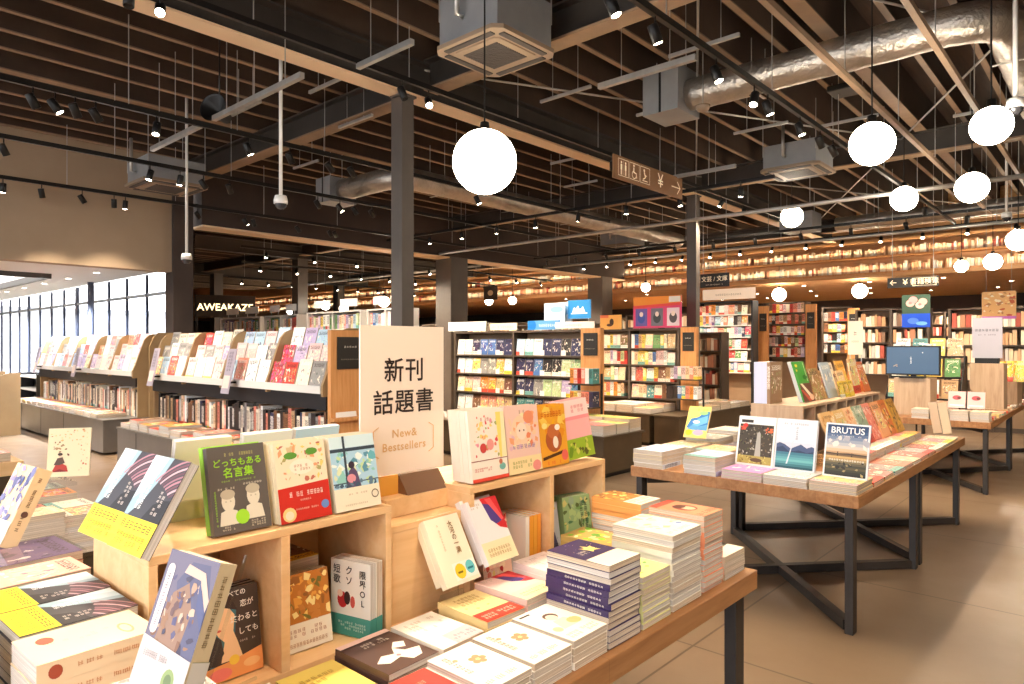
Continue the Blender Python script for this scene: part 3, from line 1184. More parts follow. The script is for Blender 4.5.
# downlights in the slatted soffit
k = 0
for j, y in enumerate((18.2, 20.2, 22.2)):
    for i in range(9):
        x = -1.6 - 1.55 * i - 0.5 * j
        t = thing('downlight', f'recessed round downlight, {nth(i + 1)} from the near end, {nth(j + 1)} row of the soffit', 'downlight', (x, y, 2.99), group='downlights in the slatted soffit')
        obj('ring', MB().lathe([(0.045, 0.0), (0.06, -0.006), (0.06, 0.0)], n=16), M_WHITEPAINT, t)
        obj('lens', MB().lathe([(0.0, -0.003), (0.045, -0.003)], n=16), M_LENS, t)
        if True:
            lamp('SPOT', 'beam', (0, 0, -0.02), 240, WARMC, t, (R(22), 0, 0), spot_size=R(100), spot_blend=0.8, shadow_soft_size=0.05)

# --- round foil ducts with their boxes
def duct_run(name, label, pts, r, mats=M_DUCT):
    t = thing(name, label, 'duct', pts[0])
    o = Vector(pts[0])
    P = [Vector(p) - o for p in pts]
    # rounded corners
    Q = [P[0]]
    for i in range(1, len(P) - 1):
        a, b_, c = P[i - 1], P[i], P[i + 1]
        da, dc = (a - b_).normalized(), (c - b_).normalized()
        k = min(r * 2.6, (a - b_).length * 0.45, (c - b_).length * 0.45)
        for s in range(7):
            f = s / 6
            Q.append((b_ + da * k) * (1 - f) ** 2 + b_ * 2 * f * (1 - f) + (b_ + dc * k) * f ** 2)
    Q.append(P[-1])
    # small ripples of the wrapped foil
    out, rr = [], []
    g = random.Random(len(label))
    for i in range(len(Q) - 1):
        n = max(2, int((Q[i + 1] - Q[i]).length / 0.09))
        for s in range(n):
            out.append(Q[i].lerp(Q[i + 1], s / n))
            rr.append(r * g.uniform(0.975, 1.02))
    out.append(Q[-1])
    rr.append(r)
    obj('duct_skin', MB().tube(out, rr, 26), mats, t)
    for i in range(1, len(P)):
        L = (P[i] - P[i - 1]).length
        d = (P[i] - P[i - 1]).normalized()
        n = int(L / 1.5)
        for s in range(n):
            p = P[i - 1] + d * (0.7 + 1.5 * s)
            mb = MB()
            for e in (-1, 1):
                side = d.cross(Vector((0, 0, 1))) * (r * 1.03 * e)
                mb.tube([p + side, p + side + Vector((0, 0, 4.3 - o.z))], 0.005, 6)
            mb.bar(p - Vector((0, 0, r * 1.03)) - d.cross(Vector((0, 0, 1))) * r, p - Vector((0, 0, r * 1.04)) + d.cross(Vector((0, 0, 1))) * r, 0.03, 0.006)
            obj('hanger_frame', mb, M_GALV, t)
    return t


duct_run('round_duct', 'shiny foil-wrapped round duct turning an elbow near the globe lamps', [(-3.3, 6.35, 3.98), (-0.72, 6.35, 3.98), (-0.72, 9.2, 3.98)], 0.155)
duct_run('round_duct', 'round foil duct running past the near steel column to a small box', [(-8.5, 5.75, 3.71), (-7.25, 5.75, 3.71), (-7.25, 13.4, 3.71)], 0.15)
duct_run('round_duct', 'far foil duct before the black strip above the book ledges', [(-4.2, 14.0, 3.78), (2.0, 14.0, 3.78)], 0.13)


def duct_box(label, c, s):
    t = thing('duct_box', label, 'duct box', c)
    x, y, z = s
    obj('casing', MB().box(-x / 2, -y / 2, -z / 2, x / 2, y / 2, z / 2), M_ACGREY, t, bevel=0.006)
    mb = MB()
    mb.box(-0.012, -y / 2 - 0.005, -z / 2, 0.012, -y / 2, z / 2)
    obj('seam_strip', mb, M_BLACK, t)
    for e in (-1, 1):
        obj('hanging_rod', MB().tube([(e * x * 0.42, 0, z / 2), (e * x * 0.42, 0, 4.4 - c[2])], 0.006, 6), M_GALV, t)
    return t


duct_box('grey sheet-metal box at the end of the shiny round duct', (-3.50, 6.32, 4.02), (0.40, 0.46, 0.46))
for i in range(6):
    x, y = -12.6 - 1.5 * i, 3.75
    t = thing('downlight', f'small round downlight in the white lobby ceiling, {nth(i + 1)} from the dark column', 'downlight', (x, y, 2.64), group='downlights in the lobby ceiling')
    obj('ring', MB().lathe([(0.045, 0.0), (0.06, -0.006), (0.06, 0.0)], n=16), M_WHITEPAINT, t)
    obj('lens', MB().lathe([(0.0, -0.003), (0.045, -0.003)], n=16), M_LENS, t)
    lamp('SPOT', 'beam', (0, 0, -0.02), 600, (.92, .96, 1), t, (0, 0, 0), spot_size=R(120), spot_blend=0.8, shadow_soft_size=0.05)
duct_box('small grey box where the duct behind the steel column ends', (-8.7, 5.75, 3.71), (0.36, 0.46, 0.36))
duct_box('grey duct box under the far joists behind the lower globe', (-4.6, 13.2, 3.75), (0.6, 0.5, 0.34))


def cassette(label, x, y, z, s, h, tint):
    """Ceiling air conditioner: casing, square grille panel with four slots."""
    t = thing('air_conditioner', label, 'air conditioner', (x, y, z))
    a = s * 0.44
    obj('casing', MB().box(-a, -a, 0.045, a, a, h), M_ACGREY, t, bevel=0.006)
    mb = MB()
    b = s / 2
    c = b * 0.82
    oct_ = [(-b, -c), (-c, -b), (c, -b), (b, -c), (b, c), (c, b), (-c, b), (-b, c)]
    mb.prism(oct_, 'z', 0.012, 0.045)
    e = s * 0.335
    oct2 = [(-e, -e * .86), (-e * .86, -e), (e * .86, -e), (e, -e * .86), (e, e * .86), (e * .86, e), (-e * .86, e), (-e, e * .86)]
    mb.prism(oct2, 'z', 0.0, 0.012)
    obj('panel', mb, M_ACPANEL, t)
    e2 = s * 0.25
    mb = MB()
    for k in range(14):
        yy = -e2 + 2 * e2 * k / 14
        mb.box(-e2, yy, -0.006, e2, yy + e2 * 0.1, 0.001)
    obj('grille', mb, M_ACGRILLE, t)
    for k in range(4):
        mb = MB().box(-c * 0.86, b * 0.76, 0.002, c * 0.86, b * 0.90, 0.0115)
        obj('louver', mb, M_ACGRILLE, t, rot=(0, 0, k * PI / 2))
    for p in ((-a, -a), (a, -a), (a, a), (-a, a)):
        obj('hanging_rod', MB().tube([(p[0], p[1], h * 0.6), (p[0], p[1], 4.5 - z)], 0.006, 6), M_GALV, t)
    mb = MB().tube([(-0.05, -a, h * 0.5), (-0.05, -a - 0.06, h * 0.5), (-0.05, -a - 0.06, h + 0.25)], 0.02, 10)
    obj('pipe', mb, M_GALV, t)
    return t


cassette('big grey ceiling air conditioner above the largest globe lamp', -3.66, 3.86, 3.70, 0.70, 0.42, 1)
cassette('grey ceiling air conditioner before the dark corner column and cream wall', -9.4, 3.62, 3.50, 0.8, 0.34, 1)
cassette('grey ceiling air conditioner above the row of far globe lamps', -3.2, 9.1, 3.68, 0.75, 0.34, 1)
cassette('far grey ceiling air conditioner beside the dark lintel beam', -8.35, 12.9, 3.6, 0.8, 0.32, 1)

# --- pipes, raceways and hung rods
def pipe(name, label, cat, p, q, r, mat, rods=5, square=False):
    t = thing(name, label, cat, p)
    d = Vector(q) - Vector(p)
    if square:
        obj('bar', MB().bar((0, 0, 0), d, r * 2, r * 2.2), mat, t)
    else:
        obj('pipe_run', MB().tube([(0, 0, 0), d], r, 12), mat, t)
    for k in range(rods):
        f = (k + 0.5) / rods
        obj('hanging_rod', MB().tube([d * f, d * f + Vector((0, 0, 4.35 - p[2]))], 0.0045, 6), M_GALV, t)
    return t


pipe('sprinkler_pipe', 'long grey pipe crossing in front of the far globes', 'pipe', (-11.0, 9.8, 3.40), (1.0, 9.8, 3.40), 0.03, M_GALV, 7)
pipe('sprinkler_pipe', 'long grey pipe just before the lit book ledges', 'pipe', (-11.0, 13.3, 3.40), (1.0, 13.3, 3.40), 0.03, M_GALV, 7)
pipe('sprinkler_pipe', 'thin grey pipe crossing the hall next door', 'pipe', (-21.0, 11.6, 3.35), (-11.5, 11.6, 3.35), 0.03, M_GALV, 5)
pipe('cable_raceway', 'bright straight metal raceway between spotlight and main beam', 'raceway', (-6.15, 2.78, 3.5), (-4.66, 2.78, 3.5), 0.02, M_GALV, 3, True)
pipe('cable_raceway', 'bright short metal raceway above the small wall-side air conditioner', 'raceway', (-7.6, 2.78, 3.5), (-6.4, 2.78, 3.5), 0.02, M_GALV, 3, True)
pipe('cable_raceway', 'bright metal raceway beside the big air conditioner', 'raceway', (-4.75, 3.35, 3.76), (-4.05, 3.35, 3.76), 0.02, M_GALV, 2, True)
pipe('cable_raceway', 'pale metal raceway above the hanging grey cassette by the far globes', 'raceway', (-5.0, 8.1, 3.66), (-3.6, 8.1, 3.66), 0.02, M_GALV, 2, True)
pipe('cable_raceway', 'pale metal bar running beside the sheet-metal duct box', 'raceway', (-3.55, 5.1, 3.78), (-2.6, 5.1, 3.78), 0.022, M_GALV, 2, True)
for x, lab, a, b_ in ((-1.62, 'thin tan steel rail beside the track over the tables', 1.5, 13), (-1.02, 'thin tan steel rail beyond the near globe cords', 1.5, 13), (-0.1, 'thin tan steel rail at the edge of the view past the duct elbow', 3.0, 13)):
    pipe('steel_rail', lab, 'rail', (x, a, 3.52 if x < -1.5 else 3.58), (x, b_, 3.52 if x < -1.5 else 3.58), 0.02, M_JOIST, 7, True)
for i, (x, y) in enumerate(((-5.9, 3.6), (-4.4, 5.3), (-3.9, 6.3), (-2.9, 5.2), (-3.4, 7.6), (-7.1, 3.4), (-6.6, 4.4), (-8.6, 5.0), (-2.6, 8.0), (-1.4, 8.6), (-5.8, 7.2), (-6.5, 8.4))):
    where = ['beside the first raceway', 'beyond the near column', 'above the pictogram sign', 'close to the duct box', 'past the pictogram sign', 'above the second rack', 'behind the girder', 'by the wall-side duct', 'over the far aisle', 'beyond the big duct', 'past the lintel track', 'over the low plinths'][i]
    pipe('strut_bar', 'short galvanised strut slung from thin rods ' + where, 'strut', (x, y, 3.9), (x + 0.62, y, 3.9), 0.013, M_GALV, 2, True)


def dome_pole(label, x, y, z0):
    t = thing('dome_camera', label, 'camera', (x, y, z0))
    obj('pole', MB().tube([(0, 0, 0.05), (0, 0, 4.4 - z0)], 0.016, 10), M_WHITEPAINT, t)
    obj('housing', MB().lathe([(0.0, 0.06), (0.05, 0.06), (0.06, 0.02), (0.06, -0.01), (0.05, -0.012)], n=20), M_WHITEPAINT, t)
    obj('lens_dome', MB().lathe([(0.05, -0.012), (0.046, -0.035), (0.03, -0.055), (0.0, -0.062)], n=20), plain('smoked_dome', (60, 60, 64), 0.1), t)


dome_pole('white dome camera on a long pole before the dark lintel beam', -5.53, 3.09, 2.70)
dome_pole('white dome camera on a pole against the dark corner column', -8.19, 3.38, 2.46)
dome_pole('white dome camera on a pole beside the globe near the duct elbow', -0.62, 6.2, 3.20)
dome_pole('white dome camera on a pole before the lit ledges beyond the globes', -1.2, 11.06, 3.14)
t = thing('ceiling_speaker', 'black horn loudspeaker hung between the two bright raceways', 'loudspeaker', (-6.3, 2.9, 3.62))
obj('horn', MB().lathe([(0.0, -0.12), (0.05, -0.12), (0.07, 0.0), (0.13, 0.1), (0.135, 0.1), (0.12, 0.085), (0.0, 0.0)], n=24), M_BLACK, t, rot=(R(80), 0, R(30)))
obj('hanging_rod', MB().tube([(0, 0, 0.05), (0, 0, 0.75)], 0.008, 8), M_BLACK, t)
for i, (x, y, z) in enumerate(((-2.1, 7.3, 4.0), (-3.0, 6.02, 3.70))):
    t = thing('smoke_detector' if i else 'wireless_unit', ['flat black wireless box under the joists behind the big duct', 'round beige smoke detector just below the shiny duct'][i], ['wireless unit', 'smoke detector'][i], (x, y, z))
    if i:
        obj('cover', MB().lathe([(0.0, -0.03), (0.05, -0.028), (0.065, 0.0), (0.07, 0.02), (0.0, 0.02)], n=20), M_ACPANEL, t)
    else:
        obj('cover', MB().box(-0.14, -0.14, -0.03, 0.14, 0.14, 0.03), M_BLACK, t, bevel=0.01)
    obj('hanging_rod', MB().tube([(0, 0, 0.02), (0, 0, 4.4 - z)], 0.006, 6), M_GALV, t)

# ------------------------------------------------------------------ display tables
def table(label, x0, x1, y0, y1, units):
    """Oak slab on blackened steel trestles: per unit four legs and two floor bars crossing as an X."""
    cx, cy = (x0 + x1) / 2, (y0 + y1) / 2
    t = thing('display_table', label, 'table', (cx, cy, 0))
    hx, hy = (x1 - x0) / 2, (y1 - y0) / 2
    obj('table_top', MB().box(-hx, -hy, 0.638, hx, hy, 0.70), M_OAK, t, bevel=0.003)
    L = (y1 - y0) / units
    for u in range(units):
        a, b = -hy + u * L + 0.05, -hy + (u + 1) * L - 0.07
        pts = [(hx - 0.05, a), (-hx + 0.05, a), (-hx + 0.05, b), (hx - 0.05, b)]
        for p in pts:
            obj('leg', MB().box(p[0] - 0.02, p[1] - 0.032, 0, p[0] + 0.02, p[1] + 0.032, 0.637), M_STEEL, t, bevel=0.002)
        for i, (p, q) in enumerate(((pts[0], pts[2]), (pts[1], pts[3]))):
            P, Q = Vector((*p, 0.03 + 0.0008 * i)), Vector((*q, 0.03 + 0.0008 * i))
            d = (Q - P).normalized() * 0.03
            obj('floor_brace', MB().bar(P + d, Q - d, 0.05, 0.05), M_STEEL, t)
            obj('top_brace', MB().bar(P + d + Vector((0, 0, 0.58)), Q - d + Vector((0, 0, 0.58)), 0.05, 0.03), M_STEEL, t)
    return t


T1 = table('oak display table with the cream sign, piled with new bestsellers', -2.45, -0.92, -0.71, 2.24, 2)
T2 = table('oak display table with magazines propped along its front edge', -2.30, -0.99, 3.645, 6.59, 2)
T3 = table('farther oak table carrying the black monitor on a wooden block', -2.30, -0.985, 7.96, 11.6, 2)
TZ = 0.70


def wood_box(name, label, x0, x1, y0, y1, z0, z1, divs=(), mat=None, t=0.018, cells=True):
    """Open-fronted wooden box looking along +x."""
    mat = mat or M_BIRCH
    r = thing(name, label, 'display box', (x1, y0, z0))
    W, L, H = x1 - x0, y1 - y0, z1 - z0
    obj('top_board', MB().box(-W, 0, H - t, 0, L, H), mat, r, bevel=0.0015)
    obj('bottom_board', MB().box(-W, t, 0, 0, L - t, t), mat, r, bevel=0.0015)
    obj('end_panel', MB().box(-W, 0, 0, 0, t, H - t), mat, r, bevel=0.0015)
    obj('end_panel', MB().box(-W, L - t, 0, 0, L, H - t), mat, r, bevel=0.0015)
    for d in divs:
        obj('divider', MB().box(-W + t, d - y0 - t * .6, t, 0, d - y0 + t * .6, H - t), mat, r, bevel=0.0015)
    obj('back_panel', MB().box(-W, t, t, -W + 0.008, L - t, H - t), mat, r)
    return r


BX1 = wood_box('display_box', 'pine cubby box on the near table carrying the green-titled book', -1.72, -1.40, 0.506, 1.09, TZ, 1.04, (0.795,))
BX2 = wood_box('display_box', 'pine cubby box on the near table carrying the pale floral books', -1.72, -1.40, 1.37, 2.05, TZ, 1.04, (1.745,))
BX0 = wood_box('riser_box', 'low pine riser under the cream sign for new books', -1.72, -1.425, 1.092, 1.368, TZ, 0.975)
obj('front_panel', MB().box(-0.016, 0.0182, 0.0182, -0.002, 0.2578, 0.2568), M_BIRCH, BX0)

# ------------------------------------------------------------------ the sign for new books
t = thing('sign_board', 'cream card sign for new bestsellers standing on the low pine riser', 'sign', (-1.545, 1.095, 0.976), (0, 0, PI / 2))
# local x runs along the table (+y), the face looks along local -y (= +x)
obj('base_block', MB().prism([(-.045, .052), (.045, .052), (.045, .066), (.012, .104), (-.004, .104)], 'x', .13, .28), plain('stand_brown', (112, 78, 52), 0.5), t)
obj('foot_block', MB().box(.05, -.05, 0, .29, .05, .0515), M_BIRCH, t, bevel=.002)
obj('slot_holder', MB().box(.03, -.004, .052, .128, .006, .106), plain('stand_amber', (236, 168, 70), .5), t)
obj('card', MB().box(0.0, -0.003, 0.108, 0.302, 0.003, 0.528), M_PAPER, t)
letters('新刊', 0.072, M_INK, t, (0.151, -0.0042, 0.398), name='title', bold=.012, spacing=1.08)
letters('話題書', 0.072, M_INK, t, (0.151, -0.0042, 0.308), name='title', bold=.012, spacing=1.08)
GOLD = plain('sign_gold', (226, 180, 120), 0.55)
letters('New&', 0.033, GOLD, t, (0.151, -0.0042, 0.222), name='subtitle', bold=.01, spacing=1.1)
letters('Bestsellers', 0.033, GOLD, t, (0.151, -0.0042, 0.185), name='subtitle', bold=.01, spacing=1.1)
for e in (0.042, 0.26):
    mb = MB()
    s = 1 if e < 0.1 else -1
    pts = [(e + s * 0.018, 0.245), (e, 0.235), (e, 0.17), (e + s * 0.018, 0.16)]
    for a, b in zip(pts, pts[1:]):
        mb.tube([(a[0], -0.0042, a[1]), (b[0], -0.0042, b[1])], 0.0012, 5)
    obj('bracket_mark', mb, GOLD, t)

# ------------------------------------------------------------------ cover designs
def arc_band(c, r0, r1, a0, a1, col, n=9):
    """A curved streak: part of a ring round c."""
    o = [(c[0] + r0 * math.cos(a0 + (a1 - a0) * i / n), c[1] + r0 * 0.7 * math.sin(a0 + (a1 - a0) * i / n)) for i in range(n + 1)]
    q = [(c[0] + r1 * math.cos(a0 + (a1 - a0) * i / n), c[1] + r1 * 0.7 * math.sin(a0 + (a1 - a0) * i / n)) for i in range(n + 1)]
    return ('p', o + q[::-1], col)


def A_night():
    a = [('p', [(0, 1), (0, .34), (.1, .34), (.3, .5), (.46, .75), (.55, 1)], (150, 176, 192)), ('p', [(0, 1), (0, .5), (.2, .62), (.36, .82), (.42, 1)], (188, 206, 216)), ('p', [(0, 1), (0, .75), (.14, .85), (.2, 1)], (216, 226, 232))]
    for k in range(9):
        r_ = 1.06 - .062 * k
        a.append(arc_band((1.22, .30), r_, r_ - .034 - .004 * (k % 2), PI * .5, PI * (.80 - .012 * k), [(176, 126, 138), (110, 72, 84), (206, 170, 178), (96, 66, 78), (156, 112, 124)][k % 5]))
    a.append(('p', [(.5, .34), (.62, .5), (.8, .56), (1, .58), (1, .34)], (34, 32, 38)))
    a += strokes(5, (.16, .42, .36, .80), 2, (236, 238, 240), 7, .9, True)
    a += strokes(6, (.66, .4, .86, .66), 2, (214, 202, 194), 6, .8, True)
    a.append(('r', 0, 0, 1, .335, (248, 214, 44)))
    a += strokes(7, (.07, .215, .93, .315), 1, (66, 50, 14), 7, 1)
    a += strokes(8, (.1, .05, .9, .19), 2, (176, 128, 24), 9, .9)
    return a


def bust(cx, cy, s):
    c, d = (232, 222, 200), (196, 184, 160)
    return [('p', [(cx - .15 * s, cy - .2 * s), (cx - .12 * s, cy - .07 * s), (cx, cy - .04 * s), (cx + .12 * s, cy - .07 * s), (cx + .15 * s, cy - .2 * s)], c),
            ('e', cx, cy + .03 * s, .1 * s, .1 * s, c), ('e', cx, cy + .1 * s, .11 * s, .05 * s, d), ('e', cx - .035 * s, cy + .03 * s, .014, .01, d), ('e', cx + .035 * s, cy + .03 * s, .014, .01, d)]


def A_green():
    L_ = (168, 226, 60)
    a = [('t', 'どっちもある', .5, .80, .100, L_), ('t', '名言集', .5, .68, .125, L_)]
    a += strokes(2, (.2, .88, .8, .93), 1, (196, 190, 120), 14)
    a += strokes(3, (.2, .585, .8, .61), 1, (160, 200, 90), 16)
    a += bust(.28, .33, 1.15) + bust(.72, .36, 1.15)
    a += strokes(4, (.12, .50, .42, .53), 1, (232, 222, 200), 7) + strokes(9, (.56, .53, .9, .56), 1, (232, 222, 200), 7)
    a += [('e', .5, .17, .12, .085, L_)]
    a += strokes(12, (.14, .04, .36, .12), 3, (226, 214, 190), 6) + strokes(13, (.64, .04, .9, .12), 3, (226, 214, 190), 6)
    a += strokes(14, (.05, .1, .09, .5), 1, L_, 14, .9, True)
    return a


def A_red():
    a = blobs(60, 4, (.03, .5, .97, .98), [(240, 214, 120), (236, 170, 120), (200, 120, 100), (250, 236, 190), (222, 196, 150), (180, 170, 110)], .02, .07)
    a += [('e', .3, .83, .13, .045, (96, 150, 60)), ('e', .72, .86, .12, .045, (96, 150, 60)), ('e', .5, .68, .24, .1, (250, 240, 216))]
    a += strokes(1, (.35, .63, .68, .72), 2, (190, 130, 90), 6)
    a += [('p', [(0, 0), (1, 0), (1, .47), (0, .43)], (206, 52, 40))]
    a += strokes(2, (.14, .31, .88, .39), 1, (250, 236, 224), 11, .95) + strokes(5, (.4, .25, .62, .28), 1, (240, 200, 180), 6) + strokes(7, (.3, .14, .75, .17), 1, (240, 190, 170), 12)
    a += [('e', .17, .1, .13, .09, (240, 210, 140)), ('e', .17, .09, .08, .055, (250, 226, 196)), ('e', .88, .16, .08, .055, (110, 140, 196))]
    return a


def A_window():
    a = [('r', 0, .30, 1, 1, (176, 214, 232)), ('r', 0, .84, 1, 1, (214, 236, 240))]
    a += blobs(46, 8, (.02, .36, .98, .78), [(110, 180, 190), (150, 206, 196), (236, 246, 240), (96, 150, 170), (200, 224, 170), (226, 232, 190)], .03, .1)
    a += [('r', 0, .79, 1, .835, (60, 72, 84)), ('r', .28, .30, .33, 1, (60, 72, 84)), ('r', .0, .36, 1, .375, (70, 84, 96))]
    a += [('p', [(.3, .3), (.36, .52), (.46, .58), (.54, .5), (.6, .3)], (96, 80, 110)), ('e', .43, .6, .07, .05, (60, 50, 62)), ('e', .4, .42, .1, .06, (220, 150, 160))]
    a += blobs(16, 3, (.05, .3, .95, .37), [(70, 90, 110), (100, 130, 150)], .03, .06)
    a += [('r', 0, 0, 1, .30, (246, 234, 206))]
    a += strokes(4, (.3, .2, .72, .23), 1, (190, 160, 120), 8) + strokes(5, (.2, .06, .7, .09), 1, (200, 176, 140), 12)
    a += [('e', .88, .17, .085, .06, (110, 90, 70)), ('e', .88, .17, .065, .045, (240, 226, 200))]
    return a


def A_girl():
    a = [('p', [(.1, .1), (.05, .7), (.2, .86), (.45, .9), (.6, .78), (.55, .5), (.3, .3)], (70, 112, 122)),
         ('p', [(.16, .64), (.2, .82), (.42, .84), (.56, .70), (.52, .52), (.58, .40), (.66, .2), (.28, .2), (.36, .42), (.26, .5)], (244, 200, 156)),
         ('p', [(.12, .6), (.16, .88), (.5, .92), (.62, .74), (.4, .8), (.2, .72)], (62, 48, 44)), ('p', [(.06, .2), (.12, .58), (.3, .46), (.34, .3), (.2, .18)], (66, 56, 54)), ('e', .27, .56, .045, .014, (206, 96, 86))]
    W = (244, 236, 226)
    a += [('t', 'すべての', .56, .935, .075, W), ('t', '恋が', .78, .80, .085, W), ('t', '終わると', .72, .64, .085, W), ('t', 'しても', .78, .49, .085, W)]
    a += strokes(3, (.62, .37, .9, .40), 1, (200, 190, 180), 8)
    a += [('p', [(0, 0), (1, 0), (1, .27), (.5, .2), (0, .17)], (240, 160, 96)), ('e', .5, .2, .09, .055, (250, 206, 80)), ('e', .25, .08, .2, .07, (240, 130, 120)), ('e', .8, .12, .15, .05, (246, 190, 130))]
    return a


def A_mosaic():
    a = [('r', 0, .36, 1, 1, (190, 120, 50))]
    a += blobs(60, 21, (.02, .4, .98, .98), [(226, 160, 70), (150, 96, 44), (240, 200, 110), (200, 130, 60), (120, 110, 50), (246, 222, 150)], .04, .11)
    a += [('r', 0, 0, 1, .35, (248, 236, 216))]
    a += strokes(4, (.1, .18, .9, .3), 2, (170, 110, 70), 9) + strokes(5, (.1, .06, .9, .13), 1, (190, 140, 100), 12)
    return a


def A_tanka():
    K = (40, 30, 28)
    a = [('t', '限\n界\nO\nL', .82, .65, .115, K, 1.08), ('t', 'ク\nソ', .48, .80, .125, K, 1.08), ('t', '短\n歌', .17, .80, .125, K, 1.08)]
    a += [('e', .3, .47, .13, .11, (196, 50, 50)), ('e', .42, .5, .08, .09, (60, 40, 40)), ('e', .56, .46, .06, .08, (206, 90, 80)), ('e', .24, .55, .07, .05, (250, 214, 190))]
    a += [('r', 0, 0, 1, .27, (70, 150, 140))]
    a += strokes(6, (.2, .08, .9, .2), 3, (214, 236, 226), 13, .85)
    return a


def A_taiga():
    a = [('t', '大\n河\nの\n一\n滴', .66, .66, .10, (140, 100, 40), .98)]
    a += strokes(3, (.28, .5, .34, .9), 1, (190, 160, 110), 10, .9, True)
    a += [('r', .32, .05, .98, .3, (250, 244, 226)), ('e', .5, .17, .15, .11, (236, 200, 50)), ('e', .8, .19, .13, .1, (110, 196, 200)), ('r', .42, .14, .56, .17, (120, 100, 30)), ('r', .72, .16, .88, .19, (40, 120, 130))]
    return a


def A_kimono():
    a = [('p', [(.45, 1), (1, 1), (1, .45), (.78, .5), (.6, .62)], (206, 44, 48)), ('p', [(.48, .92), (.72, .88), (.94, .6), (.7, .56), (.56, .64)], (84, 62, 130)),
         ('p', [(.6, .98), (.8, .98), (.98, .62), (.9, .6)], (240, 90, 90)), ('r', 0, 0, 1, .33, (248, 232, 186))]
    a += strokes(4, (.08, .86, .4, .95), 2, (190, 170, 150), 5) + strokes(5, (.12, .1, .85, .24), 2, (180, 140, 80), 9)
    return a


def A_floral():
    a = blobs(44, 5, (.1, .34, .9, .92), [(236, 130, 110), (246, 190, 120), (250, 220, 130), (226, 90, 90), (240, 160, 170), (180, 180, 110)], .018, .055)
    a += [('p', [(.8, .3), (1, .3), (1, .95), (.76, .95)], (248, 226, 120)), ('p', [(.86, .3), (1, .3), (1, .95), (.9, .95)], (252, 240, 190))]
    a += [('e', .35, .46, .09, .07, (196, 74, 70)), ('e', .55, .5, .1, .08, (240, 160, 150)), ('r', 0, .285, 1, .295, (150, 40, 40))]
    a += strokes(2, (.2, .84, .7, .9), 1, (206, 90, 70), 8) + strokes(3, (.08, .14, .55, .2), 2, (206, 70, 70), 8)
    a += [('e', .84, .17, .09, .05, (120, 180, 170)), ('e', .8, .24, .05, .04, (200, 120, 90)), ('r', 0, 0, 1, .05, (226, 80, 60))]
    return a


def A_child():
    a = [('e', .45, .6, .3, .26, (250, 214, 180))] + blobs(40, 15, (.08, .38, .92, .9), [(246, 170, 120), (240, 140, 100), (250, 210, 170), (236, 190, 200), (250, 230, 180)], .03, .09)
    a += [('e', .46, .62, .16, .13, (252, 226, 204)), ('e', .4, .63, .02, .015, (120, 70, 60)), ('e', .53, .63, .02, .015, (120, 70, 60)), ('e', .7, .82, .16, .1, (240, 150, 110))]
    a += strokes(1, (.15, .36, .85, .44), 1, (150, 110, 170), 6, 1) + strokes(2, (.3, .88, .6, .95), 1, (170, 130, 100), 5)
    a += [('r', 0, 0, 1, .24, (250, 226, 170)), ('e', .84, .08, .13, .08, (240, 150, 140))] + strokes(3, (.12, .08, .7, .2), 2, (150, 150, 70), 8)
    return a


def A_dog():
    a = blobs(24, 17, (.02, .5, .98, .98), [(246, 180, 40), (250, 206, 90), (236, 150, 40)], .05, .13)
    a += [('e', .5, .42, .3, .2, (176, 92, 50)), ('e', .5, .56, .22, .12, (196, 110, 60)), ('e', .56, .38, .1, .1, (250, 236, 216)), ('e', .66, .62, .1, .05, (250, 244, 230)), ('e', .2, .66, .1, .05, (246, 226, 140))]
    a += [('p', [(.06, .16), (.9, .24), (.9, .19), (.06, .11)], (80, 50, 30)), ('e', .86, .15, .12, .09, (236, 110, 96))]
    a += strokes(1, (.1, .8, .86, .92), 1, (206, 96, 30), 7, 1) + strokes(2, (.06, .03, .7, .1), 1, (226, 90, 60), 9)
    return a


def A_halfgreen():
    a = [('r', 0, 0, 1, .34, (150, 176, 50)), ('r', 0, .72, 1, 1, (250, 214, 204)), ('r', 0, .66, 1, .72, (244, 150, 150))]
    a += strokes(2, (.1, .78, .85, .92), 2, (216, 110, 110), 6) + blobs(16, 6, (.05, .05, .9, .3), [(110, 140, 40), (200, 200, 90), (90, 90, 40)], .03, .09)
    return a


def A_redart():
    return blobs(70, 23, (.03, .05, .97, .97), [(226, 70, 60), (246, 180, 160), (236, 120, 100), (250, 220, 190), (200, 50, 60), (246, 210, 120)], .03, .1)


def A_manga():
    return [('e', .45, .7, .3, .17, (110, 120, 140)), ('e', .5, .63, .18, .12, (240, 220, 206)), ('p', [(.1, 0), (.25, .4), (.75, .45), (.95, 0)], (90, 84, 110))] + strokes(5, (.1, .1, .9, .26), 1, (60, 50, 60), 5, 1) + blobs(14, 4, (.05, .05, .95, .95), [(200, 190, 120), (120, 150, 150), (226, 214, 190)], .02, .06)


def A_greenart():
    return blobs(60, 33, (.03, .03, .97, .97), [(120, 160, 90), (80, 120, 80), (176, 196, 130), (206, 196, 120), (150, 170, 140), (96, 110, 60)], .03, .11) + strokes(5, (.6, .1, .9, .9), 2, (60, 70, 50), 8, .8, True)


def A_star():
    G = (240, 216, 120)
    a = [('r', 0, 0, 1, .36, (232, 222, 196)), ('r', 0, .355, 1, .365, (190, 170, 130))]
    a += [('e', .62, .62, .13, .07, G), ('p', [(.5, .62), (.44, .72), (.56, .67), (.6, .78), (.66, .68), (.78, .7), (.7, .6), (.76, .5), (.62, .55), (.52, .5)], G)]
    a += blobs(16, 3, (.2, .45, .95, .95), [(236, 214, 150), (250, 240, 200), (150, 130, 180)], .008, .022) + strokes(4, (.18, .5, .42, .62), 2, (240, 230, 200), 6)
    return a


